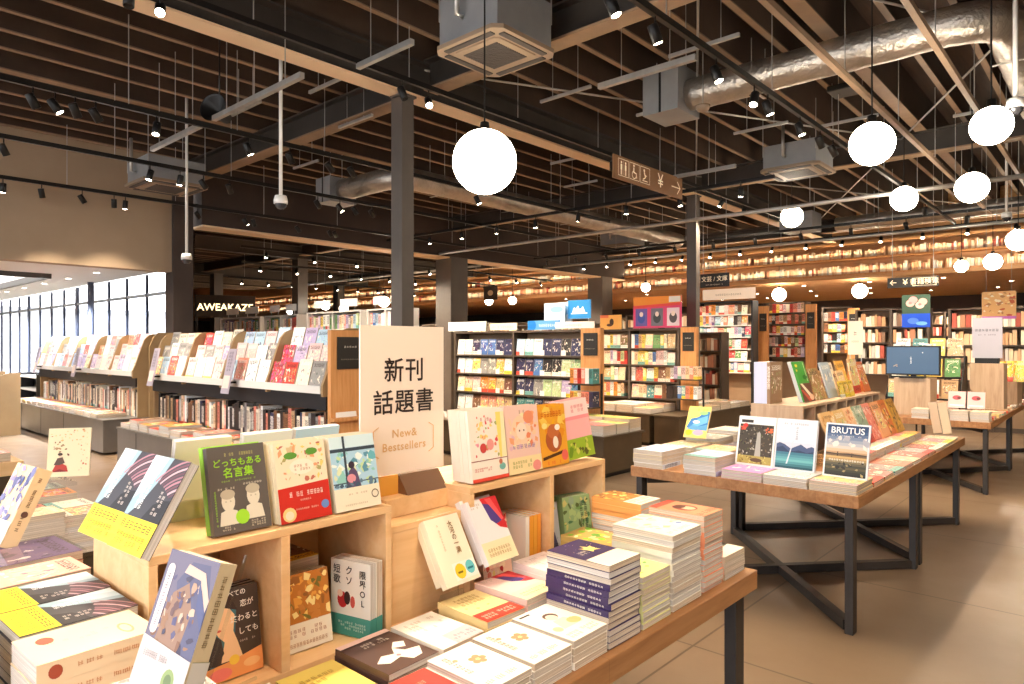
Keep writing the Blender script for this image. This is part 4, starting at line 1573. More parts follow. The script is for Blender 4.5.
def A_lady():
    a = [('e', .55, .68, .16, .1, (90, 64, 50)), ('e', .53, .64, .12, .09, (246, 216, 190)), ('p', [(.3, .3), (.4, .55), (.7, .55), (.85, .3)], (226, 214, 190)), ('e', .75, .4, .16, .09, (196, 186, 120)), ('e', .2, .35, .1, .07, (206, 190, 150))]
    a += [('r', .08, .9, .36, .94, (60, 50, 46))] + strokes(3, (.1, .06, .9, .2), 2, (190, 160, 130), 10)
    return a


def A_orangeflower():
    return [('e', .62 + .1 * math.cos(k), .6 + .07 * math.sin(k), .07, .045, (232, 150, 110)) for k in (0, 1.26, 2.5, 3.77, 5.0)] + [('e', .62, .6, .04, .03, (250, 220, 150)), ('e', .3, .75, .05, .035, (240, 170, 130))] + strokes(3, (.14, .4, .3, .9), 1, (120, 90, 60), 8, .9, True) + strokes(8, (.1, .08, .8, .18), 1, (170, 130, 100), 12)


def A_redband():
    a = strokes(4, (.2, .62, .8, .9), 3, (170, 120, 60), 6, 1) + blobs(12, 2, (.1, .4, .9, .6), [(220, 180, 110), (236, 206, 150)], .03, .06)
    a += [('p', [(0, 0), (1, 0), (1, .30), (0, .30)], (196, 58, 36))] + strokes(3, (.1, .08, .9, .22), 2, (250, 224, 206), 10)
    return a


def A_pinkcorner():
    return strokes(2, (.15, .55, .85, .9), 4, (200, 170, 150), 9, .5) + [('p', [(.35, 0), (1, 0), (1, .33), (.35, .3)], (240, 190, 196))] + strokes(6, (.42, .08, .95, .22), 2, (180, 120, 130), 7)


def A_animals():
    a = [('p', [(.1, .3), (.25, .2), (.5, .25), (.6, .1), (.8, .12), (.95, .3), (.7, .35), (.6, .5), (.5, .36), (.3, .42)], (246, 236, 220)), ('p', [(.6, .5), (.75, .62), (.9, .55), (.8, .42)], (246, 236, 220)), ('e', .52, .3, .04, .03, (230, 130, 140))]
    a += strokes(4, (.3, .72, .8, .84), 2, (236, 224, 206), 9) + [('r', 0, .9, 1, 1, (240, 200, 190))]
    return a


def A_plainred():
    return strokes(3, (.3, .6, .7, .8), 2, (240, 170, 150), 6) + [('r', 0, 0, 1, .12, (246, 230, 214))]


def A_painting():
    a = [('r', 0, .3, 1, 1, (112, 106, 128)), ('p', [(.3, .78), (.5, .95), (.85, .96), (1, .7), (1, .3), (.7, .3)], (92, 92, 122)), ('p', [(.2, .3), (.3, .7), (.55, .8), (.75, .6), (.7, .3)], (150, 118, 100))]
    a += blobs(60, 9, (.15, .33, .9, .85), [(176, 146, 124), (130, 92, 74), (106, 80, 82), (200, 176, 156), (88, 84, 120), (150, 112, 86), (70, 66, 90)], .02, .07)
    a += [('p', [(.45, .93), (.8, .9), (1, .72), (.98, .64), (.75, .84), (.4, .86)], (206, 180, 166)), ('p', [(.74, .84), (.98, .64), (1, .5), (.8, .66)], (84, 90, 130))]
    a += [('r', .06, .42, .2, .86, (232, 224, 222)), ('e', .13, .42, .07, .04, (232, 224, 222)), ('e', .13, .86, .07, .04, (232, 224, 222))] + strokes(4, (.1, .44, .17, .84), 1, (120, 110, 120), 6, 1, True)
    a += [('p', [(0, 0), (1, 0), (1, .30), (0, .36)], (206, 196, 194)), ('e', .7, .12, .12, .085, (140, 160, 104)), ('e', .7, .12, .07, .05, (104, 124, 84))] + strokes(7, (.1, .22, .6, .28), 1, (150, 140, 140), 12)
    return a


def A_figure():
    a = blobs(26, 3, (.06, .74, .94, .96), [(246, 216, 150), (232, 190, 120), (206, 150, 100), (226, 180, 120)], .015, .035) + blobs(22, 4, (.7, .06, .95, .7), [(240, 210, 150), (226, 186, 130), (206, 120, 90)], .012, .03) + blobs(14, 5, (.1, .44, .5, .72), [(150, 110, 76), (190, 150, 104), (120, 84, 60)], .02, .05)
    a += [('p', [(.12, .1), (.2, .24), (.34, .28), (.46, .22), (.5, .1)], (190, 60, 44)), ('p', [(.16, .24), (.24, .38), (.36, .4), (.42, .28), (.3, .24)], (92, 70, 58)), ('e', .31, .43, .05, .04, (240, 206, 170)), ('e', .3, .46, .06, .03, (70, 50, 40)), ('p', [(.14, .1), (.3, .16), (.48, .1)], (140, 40, 34))]
    return a


def A_violet():
    return blobs(50, 13, (.0, .3, 1, 1), [(120, 120, 170), (160, 150, 190), (214, 206, 220), (96, 96, 140), (226, 190, 190), (70, 80, 130)], .04, .13) + [('r', 0, 0, 1, .3, (240, 226, 214)), ('e', .3, .12, .14, .06, (200, 150, 120))]


def spine_print(root, w, h, t, art):
    """Lettering on the spine that looks along the book's +x side."""
    me, _ = art_mesh(t, h, art)
    link('spine_title', me, root, (w + .0002, 0, 0), (0, 0, PI / 2))


# ------------------------------------------------------------------ books on the near table
CV = dict(cat='book')


def face_row(name, place, n, w, h, t, x, y, z, yaw, lean, ground, group, front_label, cname, art=None, key=None, obi=None, back=None, roll=0.0, rtl=False):
    """One book propped face-out with n-1 more copies leaning behind it."""
    top = book(name, front_label, 'book', w, h, t, (x, y, z), yaw, lean, roll, ground=ground, group=group, art=art, key=key, obi=obi, rtl=rtl)
    a = R(yaw)
    g = random.Random(int(1000 * (x + y)))
    base = None
    step = (t + 0.0006) / math.cos(R(lean))
    for i in range(1, n):
        if base is None:
            base = o = book(name, '', 'book', w, h, t, (0, 0, 0), yaw, lean, roll, ground=back or ground, group=group, solid=bool(art), rtl=rtl, obi=obi)
        else:
            o = copy_tree(base)
        j = g.uniform(-0.002, 0.002)
        o.location = (x - math.sin(a) * step * i + math.cos(a) * j, y + math.cos(a) * step * i + math.sin(a) * j, z)
        o['label'] = f'{cname}, {nth(i)} copy behind the face-out one {place}'
    return top


NB = 'softcover_book'
bt = 1.0405
face_row(NB, 'on the pine box', 1, 0.15, 0.195, 0.019, -1.69, 0.468, bt + .006, 4, 30, (44, 42, 52), 'night-sky books with yellow bands on the pine box',
         'dark night-sky book with yellow band at the outer end of the pine box', 'outer night-sky book with yellow band', art=A_night(), key='night')
face_row(NB, 'nearer the sign', 1, 0.15, 0.195, 0.019, -1.535, 0.476, bt + .006, 4, 30, (44, 42, 52), 'night-sky books with yellow bands on the pine box',
         'dark night-sky book with yellow band, the one nearer the green-titled book', 'night-sky book with yellow band', art=A_night(), key='night')
face_row(NB, 'on the pine box', 2, 0.13, 0.188, 0.017, -1.43, 0.648, bt + .004, 90, 13, (98, 90, 84), 'green-titled quotation books',
         'grey book with lime green title and two busts on the pine box', 'lime-backed quotation book', art=A_green(), key='green', back=(160, 220, 70))
face_row(NB, 'on the pine box', 5, 0.132, 0.182, 0.012, -1.415, 0.792, bt + .004, 90, 12, (246, 230, 196), 'red-banded books on the pine box',
         'flowery book with green leaves and a broad red band on the pine box', 'red-banded flowery book', art=A_red(), key='red')
face_row(NB, 'on the pine box', 5, 0.132, 0.182, 0.0125, -1.415, 0.937, bt + .004, 90, 12, (240, 226, 200), 'window-scene books on the pine box',
         'book with a girl before a blue window, beside the white sign', 'blue window-scene book', art=A_window(), key='window')
for i, (yy, c, nm) in enumerate(((0.70, (236, 226, 200), 'cream'), (0.86, (226, 232, 226), 'pale'), (1.0, (176, 210, 230), 'light blue'))):
    book(NB, f'{nm} book leaning on the back edge of the pine box, facing away', 'book', 0.13, 0.195, 0.02, (-1.655, yy + .065, bt + .004), -90, 12, ground=c, solid=True)

# cubbies of the first box
cz = TZ + 0.0185
face_row(NB, 'in the cubby', 3, 0.13, 0.188, 0.015, -1.455, 0.640, cz + .003, 90, 9, (64, 50, 44), 'dark romance books in the cubby',
         'dark romance cover with a pale chin in the first pine cubby', 'dark romance book', art=A_girl(), key='girl')
book(NB, 'thick dark book lying deep in the first pine cubby', 'book', 0.1, 0.15, 0.03, (-1.50, 0.53, cz + .031), 90, lying=True, ground=(60, 44, 40))
face_row(NB, 'in the cubby', 2, 0.126, 0.178, 0.013, -1.465, 0.830, cz + .003, 88, 9, (240, 226, 206), 'orange mosaic books in the cubby',
         'orange mosaic cover with a white lower half in the second pine cubby', 'orange mosaic book', art=A_mosaic(), key='mosaic')
face_row(NB, 'in the cubby', 2, 0.128, 0.188, 0.022, -1.512, 0.984, cz + .001, 14, 0, (246, 240, 228), 'white tanka books with teal bands',
         'white poetry book with big black characters and a teal band', 'white poetry book with teal band', art=A_tanka(), key='tanka', obi=(.27, (70, 150, 140)))
t = thing('bookend', 'black metal bookend between the mosaic book and the poetry book', 'bookend', (-1.525, 0.962, cz))
obj('upright', MB().box(-0.12, -0.0015, 0.0, -0.0, 0.0015, 0.15), M_BLACK, t)
obj('foot', MB().box(-0.12, -0.06, 0.0, -0.0, -0.0015, 0.002), M_BLACK, t)
book(NB, 'brown book lying across the back of the second pine cubby', 'book', 0.13, 0.16, 0.03, (-1.53, 0.83, cz + .20), 90, lying=True, ground=(122, 96, 74))
book(NB, 'tall dark book standing behind the mosaic cover in the cubby', 'book', 0.13, 0.168, 0.02, (-1.62, 0.82, cz + .0005), 90, 0, ground=(90, 66, 50))

# second box, top
face_row(NB, 'beside the white sign', 7, 0.155, 0.212, 0.0115, -1.42, 1.402, bt + .004, 90, 7, (250, 240, 222), 'pale floral books on the second pine box',
         'pale floral book with a red line, first on the second pine box', 'pale floral book', art=A_floral(), key='floral')
face_row(NB, 'on the second pine box', 3, 0.16, 0.212, 0.014, -1.425, 1.566, bt + .004, 90, 7, (246, 206, 190), 'pink storybooks on the second pine box',
         'pink storybook with a child, between floral and orange books', 'pink storybook', art=A_child(), key='child')
face_row(NB, 'on the second pine box', 3, 0.145, 0.205, 0.014, -1.43, 1.732, bt + .004, 90, 7, (240, 168, 50), 'orange picture books on the second pine box',
         'orange picture book with a brown round dog', 'orange dog picture book', art=A_dog(), key='dog')
face_row(NB, 'at the end of the box', 4, 0.13, 0.205, 0.013, -1.435, 1.885, bt + .009, 82, 9, (244, 176, 170), 'pink and green books at the end of the second box',
         'pink book with a green lower third at the far box end', 'pink and green book', art=A_halfgreen(), key='halfgreen', roll=-5)

# second box, cubbies
face_row(NB, 'in the cubby', 4, 0.13, 0.188, 0.012, -1.47, 1.50, cz + .003, 90, 9, (246, 200, 180), 'red patterned books in the cubby',
         'red and pink patterned cover in the cubby under the floral books', 'red patterned book', art=A_redart(), key='redart')
for k in range(4):
    c = [(246, 236, 220), (240, 160, 50), (240, 166, 60), (236, 150, 50)][k]
    book(NB, f'{"cream" if k == 0 else "orange"}-spined book, {nth(k + 1)} of the four upright beside the red patterned cover', 'book', 0.12, 0.182, 0.018, (-1.425, 1.660 + .0192 * k, cz + .0005), 180, 0, ground=c,
         group='upright spines in the second box', solid=True)
face_row(NB, 'in the end cubby', 2, 0.118, 0.18, 0.014, -1.47, 1.77, cz + .003, 90, 8, (190, 190, 196), 'grey comic covers in the end cubby',
         'grey comic cover with a figure in the end cubby', 'grey comic', art=A_manga(), key='manga')
face_row(NB, 'in the end cubby', 4, 0.128, 0.192, 0.013, -1.455, 1.895, cz + .003, 78, 8, (150, 176, 120), 'green comic books in the end cubby',
         'green leafy cover in the end cubby beside the grey comic', 'green leafy comic', art=A_greenart(), key='greenart')
t = thing('shelf_card', 'cream card strip with a round brown emblem before the end cubby', 'card', (-1.392, 1.765, TZ), (0, 0, PI / 2))
obj('card', MB().box(0.0, -0.002, 0.0, 0.25, 0.002, 0.065), M_PAPER, t, rot=(-R(8), 0, 0))
obj('emblem', MB().lathe([(0.0, 0.0), (0.02, 0.0)], n=20), plain('emblem_brown', (96, 60, 44), 0.5), t, loc=(0.17, -0.0045, 0.034), rot=(PI / 2, 0, 0))
obj('emblem', MB().lathe([(0.0, 0.0), (0.009, 0.0)], n=16), M_PAPER, t, loc=(0.17, -0.0052, 0.036), rot=(PI / 2, 0, 0))

# propped books between the piles and the riser
for (yy, zz, ar, ky, gr, lab, nm, gp) in ((1.205, 0.815, A_taiga(), 'taiga', (248, 236, 206), 'cream book with gold vertical title propped before the pine riser', 'cream gold-titled book', 'cream gold-titled books'),
                                          (1.362, 0.838, A_kimono(), 'kimono', (244, 236, 232), 'white book with a red and purple robe propped before the second box', 'white red-robed book', 'white red-robed books')):
    face_row(NB, 'before the riser', 2, 0.128, 0.186, 0.02, -1.315, yy, zz, 92, 30, gr, gp, lab, nm, art=ar, key=ky)
    t = thing('display_stand', 'clear acrylic stand under the ' + nm, 'book stand', (-1.32, yy + .02, TZ), (0, 0, PI / 2))
    mb = MB()
    mb.prism([(-0.012, 0.0), (0.058, 0.0), (0.058, 0.05), (0.045, zz - TZ - .034), (0.04, zz - TZ - .034), (0.0, 0.003), (-0.012, 0.003)], 'x', 0.0, 0.08)
    obj('stand', mb, M_ACRYLIC, t)

# piles along the near table's edge: (place words, copies, w, depth, t, y0, ztop, ground, art, key, cname)
EDGE = [('at the corner of the table by the leg', 4, .15, .20, .0185, 2.055, TZ + .077, (190, 176, 150), None, None, 'beige book', 'photo'),
        ('second from the far table corner, outer row', 14, .125, .19, .0165, 1.905, TZ + .236, (236, 150, 110), None, None, 'salmon book', 'lady'),
        ('third from the far table corner, outer row', 13, .17, .2, .0162, 1.715, TZ + .216, (238, 232, 216), None, None, 'pale watercolour book', 'water'),
        ('fourth from the far table corner, outer row', 9, .145, .195, .0152, 1.555, TZ + .140, (226, 222, 150), None, None, 'lime green book', 'lime'),
        ('between the lime green book and the white lady', 13, .142, .198, .0157, 1.402, TZ + .207, (50, 36, 84), A_star(), 'star', 'navy star book', 'star'),
        ('sixth from the far table corner, outer row', 4, .135, .192, .0170, 1.258, TZ + .070, (248, 240, 224), A_lady(), 'lady', 'white book with a lady', 'white'),
        ('seventh from the far table corner, outer row', 4, .132, .19, .016, 1.118, TZ + .066, (250, 242, 228), A_orangeflower(), 'oflower', 'white book with orange flower', 'flower'),
        ('beside the red book, outer row', 4, .13, .19, .015, .98, TZ + .062, (250, 244, 232), A_orangeflower(), 'oflower2', 'cream book with small motifs', 'cream'),
        ('next to the dark animal book', 3, .13, .19, .016, .842, TZ + .050, (206, 52, 40), A_plainred(), 'plainred', 'red book', 'redbook')]
def A_waterc():
    return blobs(34, 41, (.1, .25, .95, .95), [(236, 226, 150), (190, 216, 220), (246, 236, 200), (226, 210, 230), (200, 220, 190)], .05, .13) + [('e', .85, .3, .07, .04, (110, 140, 190))] + strokes(4, (.1, .08, .8, .17), 1, (170, 160, 150), 10)
def A_head():
    return [('e', .5, .5, .3, .2, (150, 70, 50)), ('e', .52, .46, .17, .13, (240, 200, 170)), ('e', .5, .62, .22, .1, (90, 40, 34)), ('r', 0, .85, 1, 1, (206, 80, 60))] + strokes(4, (.1, .06, .9, .2), 1, (120, 60, 50), 10)
def A_photo():
    return [('p', [(0, 0), (0, .62), (.5, .8), (1, .55), (1, 0)], (60, 54, 44)), ('e', .6, .3, .25, .14, (120, 110, 84)), ('p', [(0, .0), (0, .2), (1, .3), (1, .0)], (226, 220, 200))] + strokes(3, (.1, .84, .9, .92), 1, (90, 80, 70), 10)
def A_lime():
    return blobs(30, 51, (.05, .1, .95, .95), [(150, 210, 60), (236, 220, 90), (246, 240, 180), (110, 180, 70)], .04, .12)
EX = {'photo': A_photo(), 'lady': A_head(), 'water': A_waterc(), 'lime': A_lime()}
for k, (pl, n, w, h, tt, y0, zt, gr, ar, ky, cn, ex) in enumerate(EDGE):
    if ex in EX and ar is None:
        ar, ky = EX[ex], 'edge_' + ex
    ob = None
    stack(NB, 'book', pl, n, w, h, tt, -0.945 if k else -0.95, y0, zt, 90, gr, 'piles along the near table edge: ' + cn, 60 + k, art=ar, key=ky, cname=cn, top_label=f'{cn} topping the pile {pl}', rtl=True)
for o in [o for o in COL.objects if str(o.get('label', '')).startswith(('navy star book, fourth', 'navy star book, fifth', 'navy star book, sixth', 'navy star book, seventh', 'navy star book, eighth'))]:
    spine_print(o, .142, .198, .0157, strokes(3, (.28, .30, .76, .92), 1, (238, 234, 226), 14, .9, True))
# inner row behind them
INNER = [('in the inner row behind the salmon book pile', 13, .125, .19, .0175, 1.89, TZ + .240, (232, 160, 90), A_mosaic(), 'mosaic2', 'orange-toned book'),
         ('in the inner row by the second box end', 8, .13, .19, .0165, 1.74, TZ + .14, (200, 170, 96), A_lime(), 'inlime', 'olive book'),
         ('in the inner row before the orange spines', 6, .14, .19, .017, 1.50, TZ + .108, (246, 224, 214), A_pinkcorner(), 'pinkc', 'pale pink book'),
         ('below the white red-robed book', 5, .14, .19, .0165, 1.348, TZ + .085, (236, 200, 190), A_kimono(), 'kim2', 'pink portrait book'),
         ('below the cream gold-titled book', 4, .135, .19, .0165, 1.20, TZ + .070, (240, 214, 150), A_redband(), 'redband', 'gold book with red band'),
         ('beside the poetry book cubby', 3, .135, .19, .016, 1.055, TZ + .052, (248, 240, 226), A_pinkcorner(), 'pinkc2', 'white book with pink corner'),
         ('in the inner row beside the yellow booklet', 3, .145, .19, .015, .90, TZ + .050, (84, 60, 54), A_animals(), 'animals', 'brown animal book'),
         ('in the inner row against the second cubby', 2, .14, .19, .013, .745, TZ + .030, (244, 216, 110), strokes(3, (.2, .6, .8, .8), 2, (190, 150, 60), 6), 'yel', 'plain yellow book'),
         ('in the inner row against the first cubby', 2, .14, .19, .015, .595, TZ + .032, (246, 236, 220), A_redband(), 'rb3', 'white book with red print')]
for k, (pl, n, w, h, tt, y0, zt, gr, ar, ky, cn) in enumerate(INNER):
    stack(NB, 'book', pl, n, w, h, tt, -1.165 if n < 12 else -1.155, y0, zt, 90 + [0, 2, -1, 1, -2, 1, 2, 0, 1][k], gr, 'inner piles on the near table: ' + cn, 90 + k, art=ar, key=ky, cname=cn, title='', top_label=f'{cn} topping the pile {pl}')

# the propped painting book at the near end with its pile
stack(NB, 'book', 'under the propped painting book', 9, .13, .19, .0272, -1.125, .27, TZ + .2455, 0, (206, 196, 190), 'pile under the propped painting book', 120, cname='thick grey book', title='', top_label='thick grey book topping the pile under the propped painting book', alt=False)
o = book(NB, 'thick book with a painted figure and white title pill, propped at the near table corner', 'book', .128, .192, .028, (-1.092, .368, .954), 8, 20, ground=(206, 186, 150), art=A_painting(), key='painting', rtl=True)
spine_print(o, .128, .192, .028, strokes(4, (.3, .4, .7, .92), 1, (120, 96, 60), 9, .9, True) + [('r', 0, 0, 1, .3, (206, 200, 190)), ('r', 0, .3, 1, .306, (150, 150, 120))])
t = thing('display_stand', 'clear acrylic easel holding up the thick painting book', 'book stand', (-1.092, .368, .9465), (0, 0, R(8)))
mb = MB()
mb.prism([(-0.02, 0.0), (0.12, 0.0), (0.12, 0.004), (0.036, 0.004), (0.104, 0.19), (0.101, 0.191), (0.03, 0.004), (-0.02, 0.004)], 'x', 0.132, 0.136)
obj('side', mb, M_ACRYLIC, t)

# tall piles by the outer end of the first box: thick cream books, night-sky books, wrapped magazines
stack(NB, 'book', 'at the outer end of the pine box', 7, .135, .185, .0355, -1.398, .288, TZ + .2495, 2, (238, 214, 178), 'thick cream books by the pine box end', 130,
      art=[('e', .3, .2, .13, .07, (176, 84, 60)), ('e', .62, .8, .2, .06, (196, 160, 120)), ('e', .62, .8, .14, .04, (238, 214, 178))] + strokes(3, (.42, .2, .6, .7), 2, (226, 196, 160), 9, .5, True), key='thickw', cname='thick cream book', alt=False,
      top_label='thick cream book with a brown oval on top of the pile at the box end', rtl=True)
for o in [o for o in COL.objects if str(o.get('label', '')).startswith('thick cream book') and o.parent is None][:3]:
    spine_print(o, .135, .185, .0355, [('e', .5, .14, .32, .055, (166, 80, 58))] + strokes(8, (.35, .3, .65, .9), 1, (206, 150, 110), 8, .9, True))
for j, x0 in enumerate((-1.558, -1.708)):
    stack(NB, 'book', ['beside the thick cream books', 'second from the thick cream books'][j], 12, .145, .192, .0206, x0, .298, TZ + .248, 2, (44, 42, 52), 'lying night-sky books with yellow bands', 140 + j, art=A_night(), key='night', cname='night-sky book', alt=False,
          top_label='dark night-sky book with yellow band lying ' + ['beside the thick cream books', 'second from the thick cream books'][j])
stack(NB, 'book', 'before the thick cream books', 8, .14, .165, .031, -1.56, .102, TZ + .2495, 0, (120, 128, 88), 'green-grey books at the near table end', 150, cname='green-grey book', alt=False, top_label='mossy green-grey book topping the pile before the thick cream books')
stack(NB, 'book', 'third from the thick cream books', 12, .13, .19, .0206, -1.856, .31, TZ + .248, 3, (236, 170, 150), 'salmon books beside the night-sky books', 152, cname='salmon book', alt=False)
for j in range(11):
    c = [(110, 84, 120), (196, 110, 80), (70, 62, 84), (206, 150, 120), (90, 80, 90)][j % 5]
    o = book('wrapped_magazine', f'plastic-wrapped dark magazine, {nth(j + 1)} from the top beyond the salmon books', 'magazine', .20, .24, .0222, (-2.082, .285 + .003 * (j % 3), TZ + .25 - .0226 * j), 3 - j % 3, lying=True, ground=c, group='plastic-wrapped magazines')
    if j == 0:
        mb = MB()
        mb.box(-0.004, -0.002, -0.006, 0.206, 0.0222, 0.246)
        obj('plastic_wrap', mb, M_ACRYLIC, o)
stack(NB, 'book', 'under the violet painting book', 9, .135, .19, .0278, -2.235, .245, TZ + .252, 0, (230, 210, 180), 'pile under the violet painting book', 160, cname='cream-spined book', alt=False)
o = book(NB, 'thick book with violet painting and cream spine propped beyond the wrapped magazines', 'book', .135, .20, .036, (-2.18, .385, TZ + .256), 6, 24, ground=(232, 206, 160), art=A_violet(), key='violet', rtl=True)
spine_print(o, .135, .20, .036, strokes(8, (.35, .2, .65, .9), 1, (110, 80, 60), 9, .9, True) + [('e', .5, .42, .22, .04, (100, 70, 60))])

# ------------------------------------------------------------------ the magazine table
MG = 'magazine'


def A_maple():
    a = [('r', .05, .04, .95, .84, (70, 62, 50))] + blobs(120, 3, (.08, .22, .92, .82), [(50, 44, 38), (104, 88, 62), (130, 122, 104), (84, 88, 54), (176, 170, 152), (40, 38, 36)], .012, .045)
    a += [('r', .05, .04, .95, .2, (176, 158, 84))] + blobs(30, 6, (.08, .05, .92, .2), [(150, 130, 60), (206, 190, 110), (120, 100, 50)], .015, .04)
    a += blobs(12, 7, (.08, .72, .3, .82), [(206, 60, 50), (220, 90, 60)], .03, .06) + blobs(10, 8, (.74, .64, .93, .78), [(214, 96, 60), (226, 120, 70)], .03, .06)
    a += [('p', [(.5, .2), (.53, .66), (.58, .7), (.62, .66), (.66, .2)], (176, 172, 160)), ('r', .08, .87, .4, .93, (60, 54, 50)), ('e', .55, .12, .16, .04, (96, 70, 46))]
    return a


def A_lake():
    a = [('r', .04, .40 + .07 * k, .96, .47 + .07 * k, [(206, 206, 220), (214, 214, 226), (222, 222, 232), (228, 228, 236), (232, 232, 238), (234, 234, 240), (236, 236, 240), (236, 236, 240)][k]) for k in range(8)]
    a += [('p', [(.04, .3), (.04, .5), (.12, .53), (.24, .5), (.4, .42), (.52, .47), (.64, .52), (.78, .45), (.9, .49), (.96, .47), (.96, .34), (.04, .3)], (74, 88, 122)), ('p', [(.04, .3), (.04, .42), (.2, .46), (.36, .36), (.6, .40), (.8, .36), (.96, .40), (.96, .3)], (52, 66, 96))]
    a += [('r', .04, .03 + .045 * k, .96, .08 + .045 * k, [(40, 80, 92), (62, 116, 126), (84, 146, 152), (110, 176, 178), (96, 160, 168), (80, 140, 152), (66, 120, 138)][k]) for k in range(7)]
    a += [('p', [(.30, .12), (.44, .58), (.46, .58), (.34, .12)], (206, 216, 222))]
    return a + strokes(3, (.5, .6, .57, .86), 1, (110, 122, 136), 6, 1, True) + strokes(4, (.2, .89, .8, .94), 1, (150, 150, 160), 12)


def A_sunset():
    sky = [(196, 156, 116), (216, 186, 150), (214, 200, 186), (190, 188, 190), (160, 166, 180), (128, 142, 166), (96, 114, 146), (70, 92, 128), (56, 78, 114), (50, 70, 106)]
    a = [('r', .04, .42 + .055 * k, .96, .476 + .055 * k, c) for k, c in enumerate(sky)]
    a += blobs(14, 2, (.06, .56, .94, .74), [(222, 212, 204), (176, 174, 182), (236, 226, 214)], .04, .1)
    a += [('r', .04, .03 + .04 * k, .96, .07 + .04 * k, c) for k, c in enumerate([(44, 46, 42), (52, 54, 48), (66, 66, 54), (90, 84, 62), (70, 70, 60), (96, 90, 72), (130, 116, 84), (176, 146, 98), (206, 170, 112), (120, 96, 70)])]
    a += blobs(16, 5, (.1, .06, .9, .3), [(150, 136, 96), (50, 50, 46), (180, 160, 110)], .02, .06)
    a += [('r', .3, .39, .32, .47, (44, 40, 38)), ('r', .62, .39, .64, .46, (44, 40, 38)), ('p', [(.04, .42), (.04, .45), (.3, .44), (.55, .455), (.96, .445), (.96, .42)], (84, 70, 60))]
    return a + [('t', 'BRUTUS', .5, .865, .165, (248, 248, 246))] + strokes(3, (.12, .30, .92, .345), 1, (248, 244, 230), 14, 1) + strokes(4, (.14, .755, .86, .785), 1, (226, 226, 226), 18)


def A_wave():
    return [('p', [(.04, .3), (.2, .6), (.5, .66), (.8, .86), (.98, .84), (.98, .4), (.6, .3)], (54, 120, 184)), ('p', [(.3, .4), (.5, .6), (.9, .72), (.95, .5), (.5, .35)], (104, 172, 214)), ('e', .45, .5, .16, .05, (226, 236, 242)), ('p', [(.06, .24), (.3, .4), (.6, .36), (.98, .44), (.98, .24)], (86, 150, 196)), ('e', .2, .16, .15, .1, (240, 200, 40)), ('e', .62, .16, .24, .09, (236, 160, 190)), ('e', .7, .8, .2, .07, (150, 200, 120))] + strokes(2, (.15, .86, .9, .95), 1, (206, 150, 60), 6)


FR = [(-1.228, 3, (236, 206, 130), 'yellow-edged magazine', 'under the sunset-lake magazine', .017), (-1.468, 3, (206, 204, 200), 'grey magazine', 'under the lake and mountain magazine', .017), (-1.71, 3, (214, 140, 196), 'purple-pink magazine', 'under the maple-leaf magazine', .017),
      (-1.945, 4, (196, 200, 226), 'thick bluish magazine', 'second from the outer front corner of the magazine table', .026), (-2.285, 4, (206, 214, 230), 'thick pale blue magazine', 'at the outer front corner of the magazine table', .026)]
for k, (x0, n, c, cn, pl, tt) in enumerate(FR):
    stack(MG, 'magazine', pl, n, .228 if n == 3 else .20, .285, tt, x0, 3.655, TZ + n * tt + .001, 0, c, 'front piles on the magazine table: ' + cn, 200 + k, cname=cn, title='', alt=n == 4, top_label=f'{cn} topping the pile {pl}')
mz = TZ + .0525
for (x0, yy, yaw, ar, ky, gr, lab, nm, n) in ((-1.722, 3.862, -2, A_maple(), 'maple', (244, 242, 236), 'white-framed magazine with a red maple leaf propped on the front edge', 'maple-leaf magazine', 3),
                                              (-1.497, 3.862, 0, A_lake(), 'lake', (232, 234, 238), 'pale magazine with lake and mountains, propped between two others', 'lake and mountain magazine', 3),
                                              (-1.222, 3.835, -3, A_sunset(), 'sunset', (238, 238, 236), 'magazine with white masthead over a sunset lake, next to the table corner', 'sunset-lake magazine', 2)):
    face_row(MG, 'on the front edge', n, .224, .285, .007, x0, yy, mz, yaw, 13, gr, 'propped copies: ' + nm, lab, nm, art=ar, key=ky, back=(96, 120, 190) if ky == 'sunset' else None)
# outer back corner
for k, (x0, y0, n, tt, c, cn) in enumerate(((-2.27, 3.96, 5, .02, (206, 176, 140), 'tan magazine'), (-2.03, 3.96, 5, .019, (226, 170, 120), 'orange-tan magazine'), (-2.26, 4.28, 6, .02, (176, 170, 160), 'grey-tan magazine'), (-2.02, 4.28, 4, .02, (110, 110, 120), 'slate magazine'),
                                            (-2.26, 4.62, 7, .02, (230, 220, 200), 'cream magazine'), (-2.02, 4.64, 6, .02, (190, 150, 120), 'russet magazine'))):
    stack(MG, 'magazine', f'in {nth(k // 2 + 2)} row, {"outer" if k % 2 == 0 else "inner"} side of the magazine table', n, .215, .28, tt, x0, y0, TZ + n * tt + .001, 0, c, 'outer piles on the magazine table: ' + cn, 220 + k, cname=cn, title='', alt=False,
          top_label=f'{cn} topping a pile, {nth(k // 2 + 2)} row from the front edge of the magazine table')
t = thing('display_stand', 'small clear stand under the yellow and blue picture book', 'book stand', (-2.2, 4.14, TZ + .1008))
obj('stand', MB().prism([(0, 0), (.13, 0), (.13, .01), (.035, .035), (0, .035)], 'x', 0, .13), M_ACRYLIC, t)
book(NB, 'yellow and blue picture book propped on the outer side of the magazine table', 'book', .155, .225, .012, (-2.21, 4.15, TZ + .138), 4, 29, ground=(244, 216, 110), art=A_wave(), key='wave')

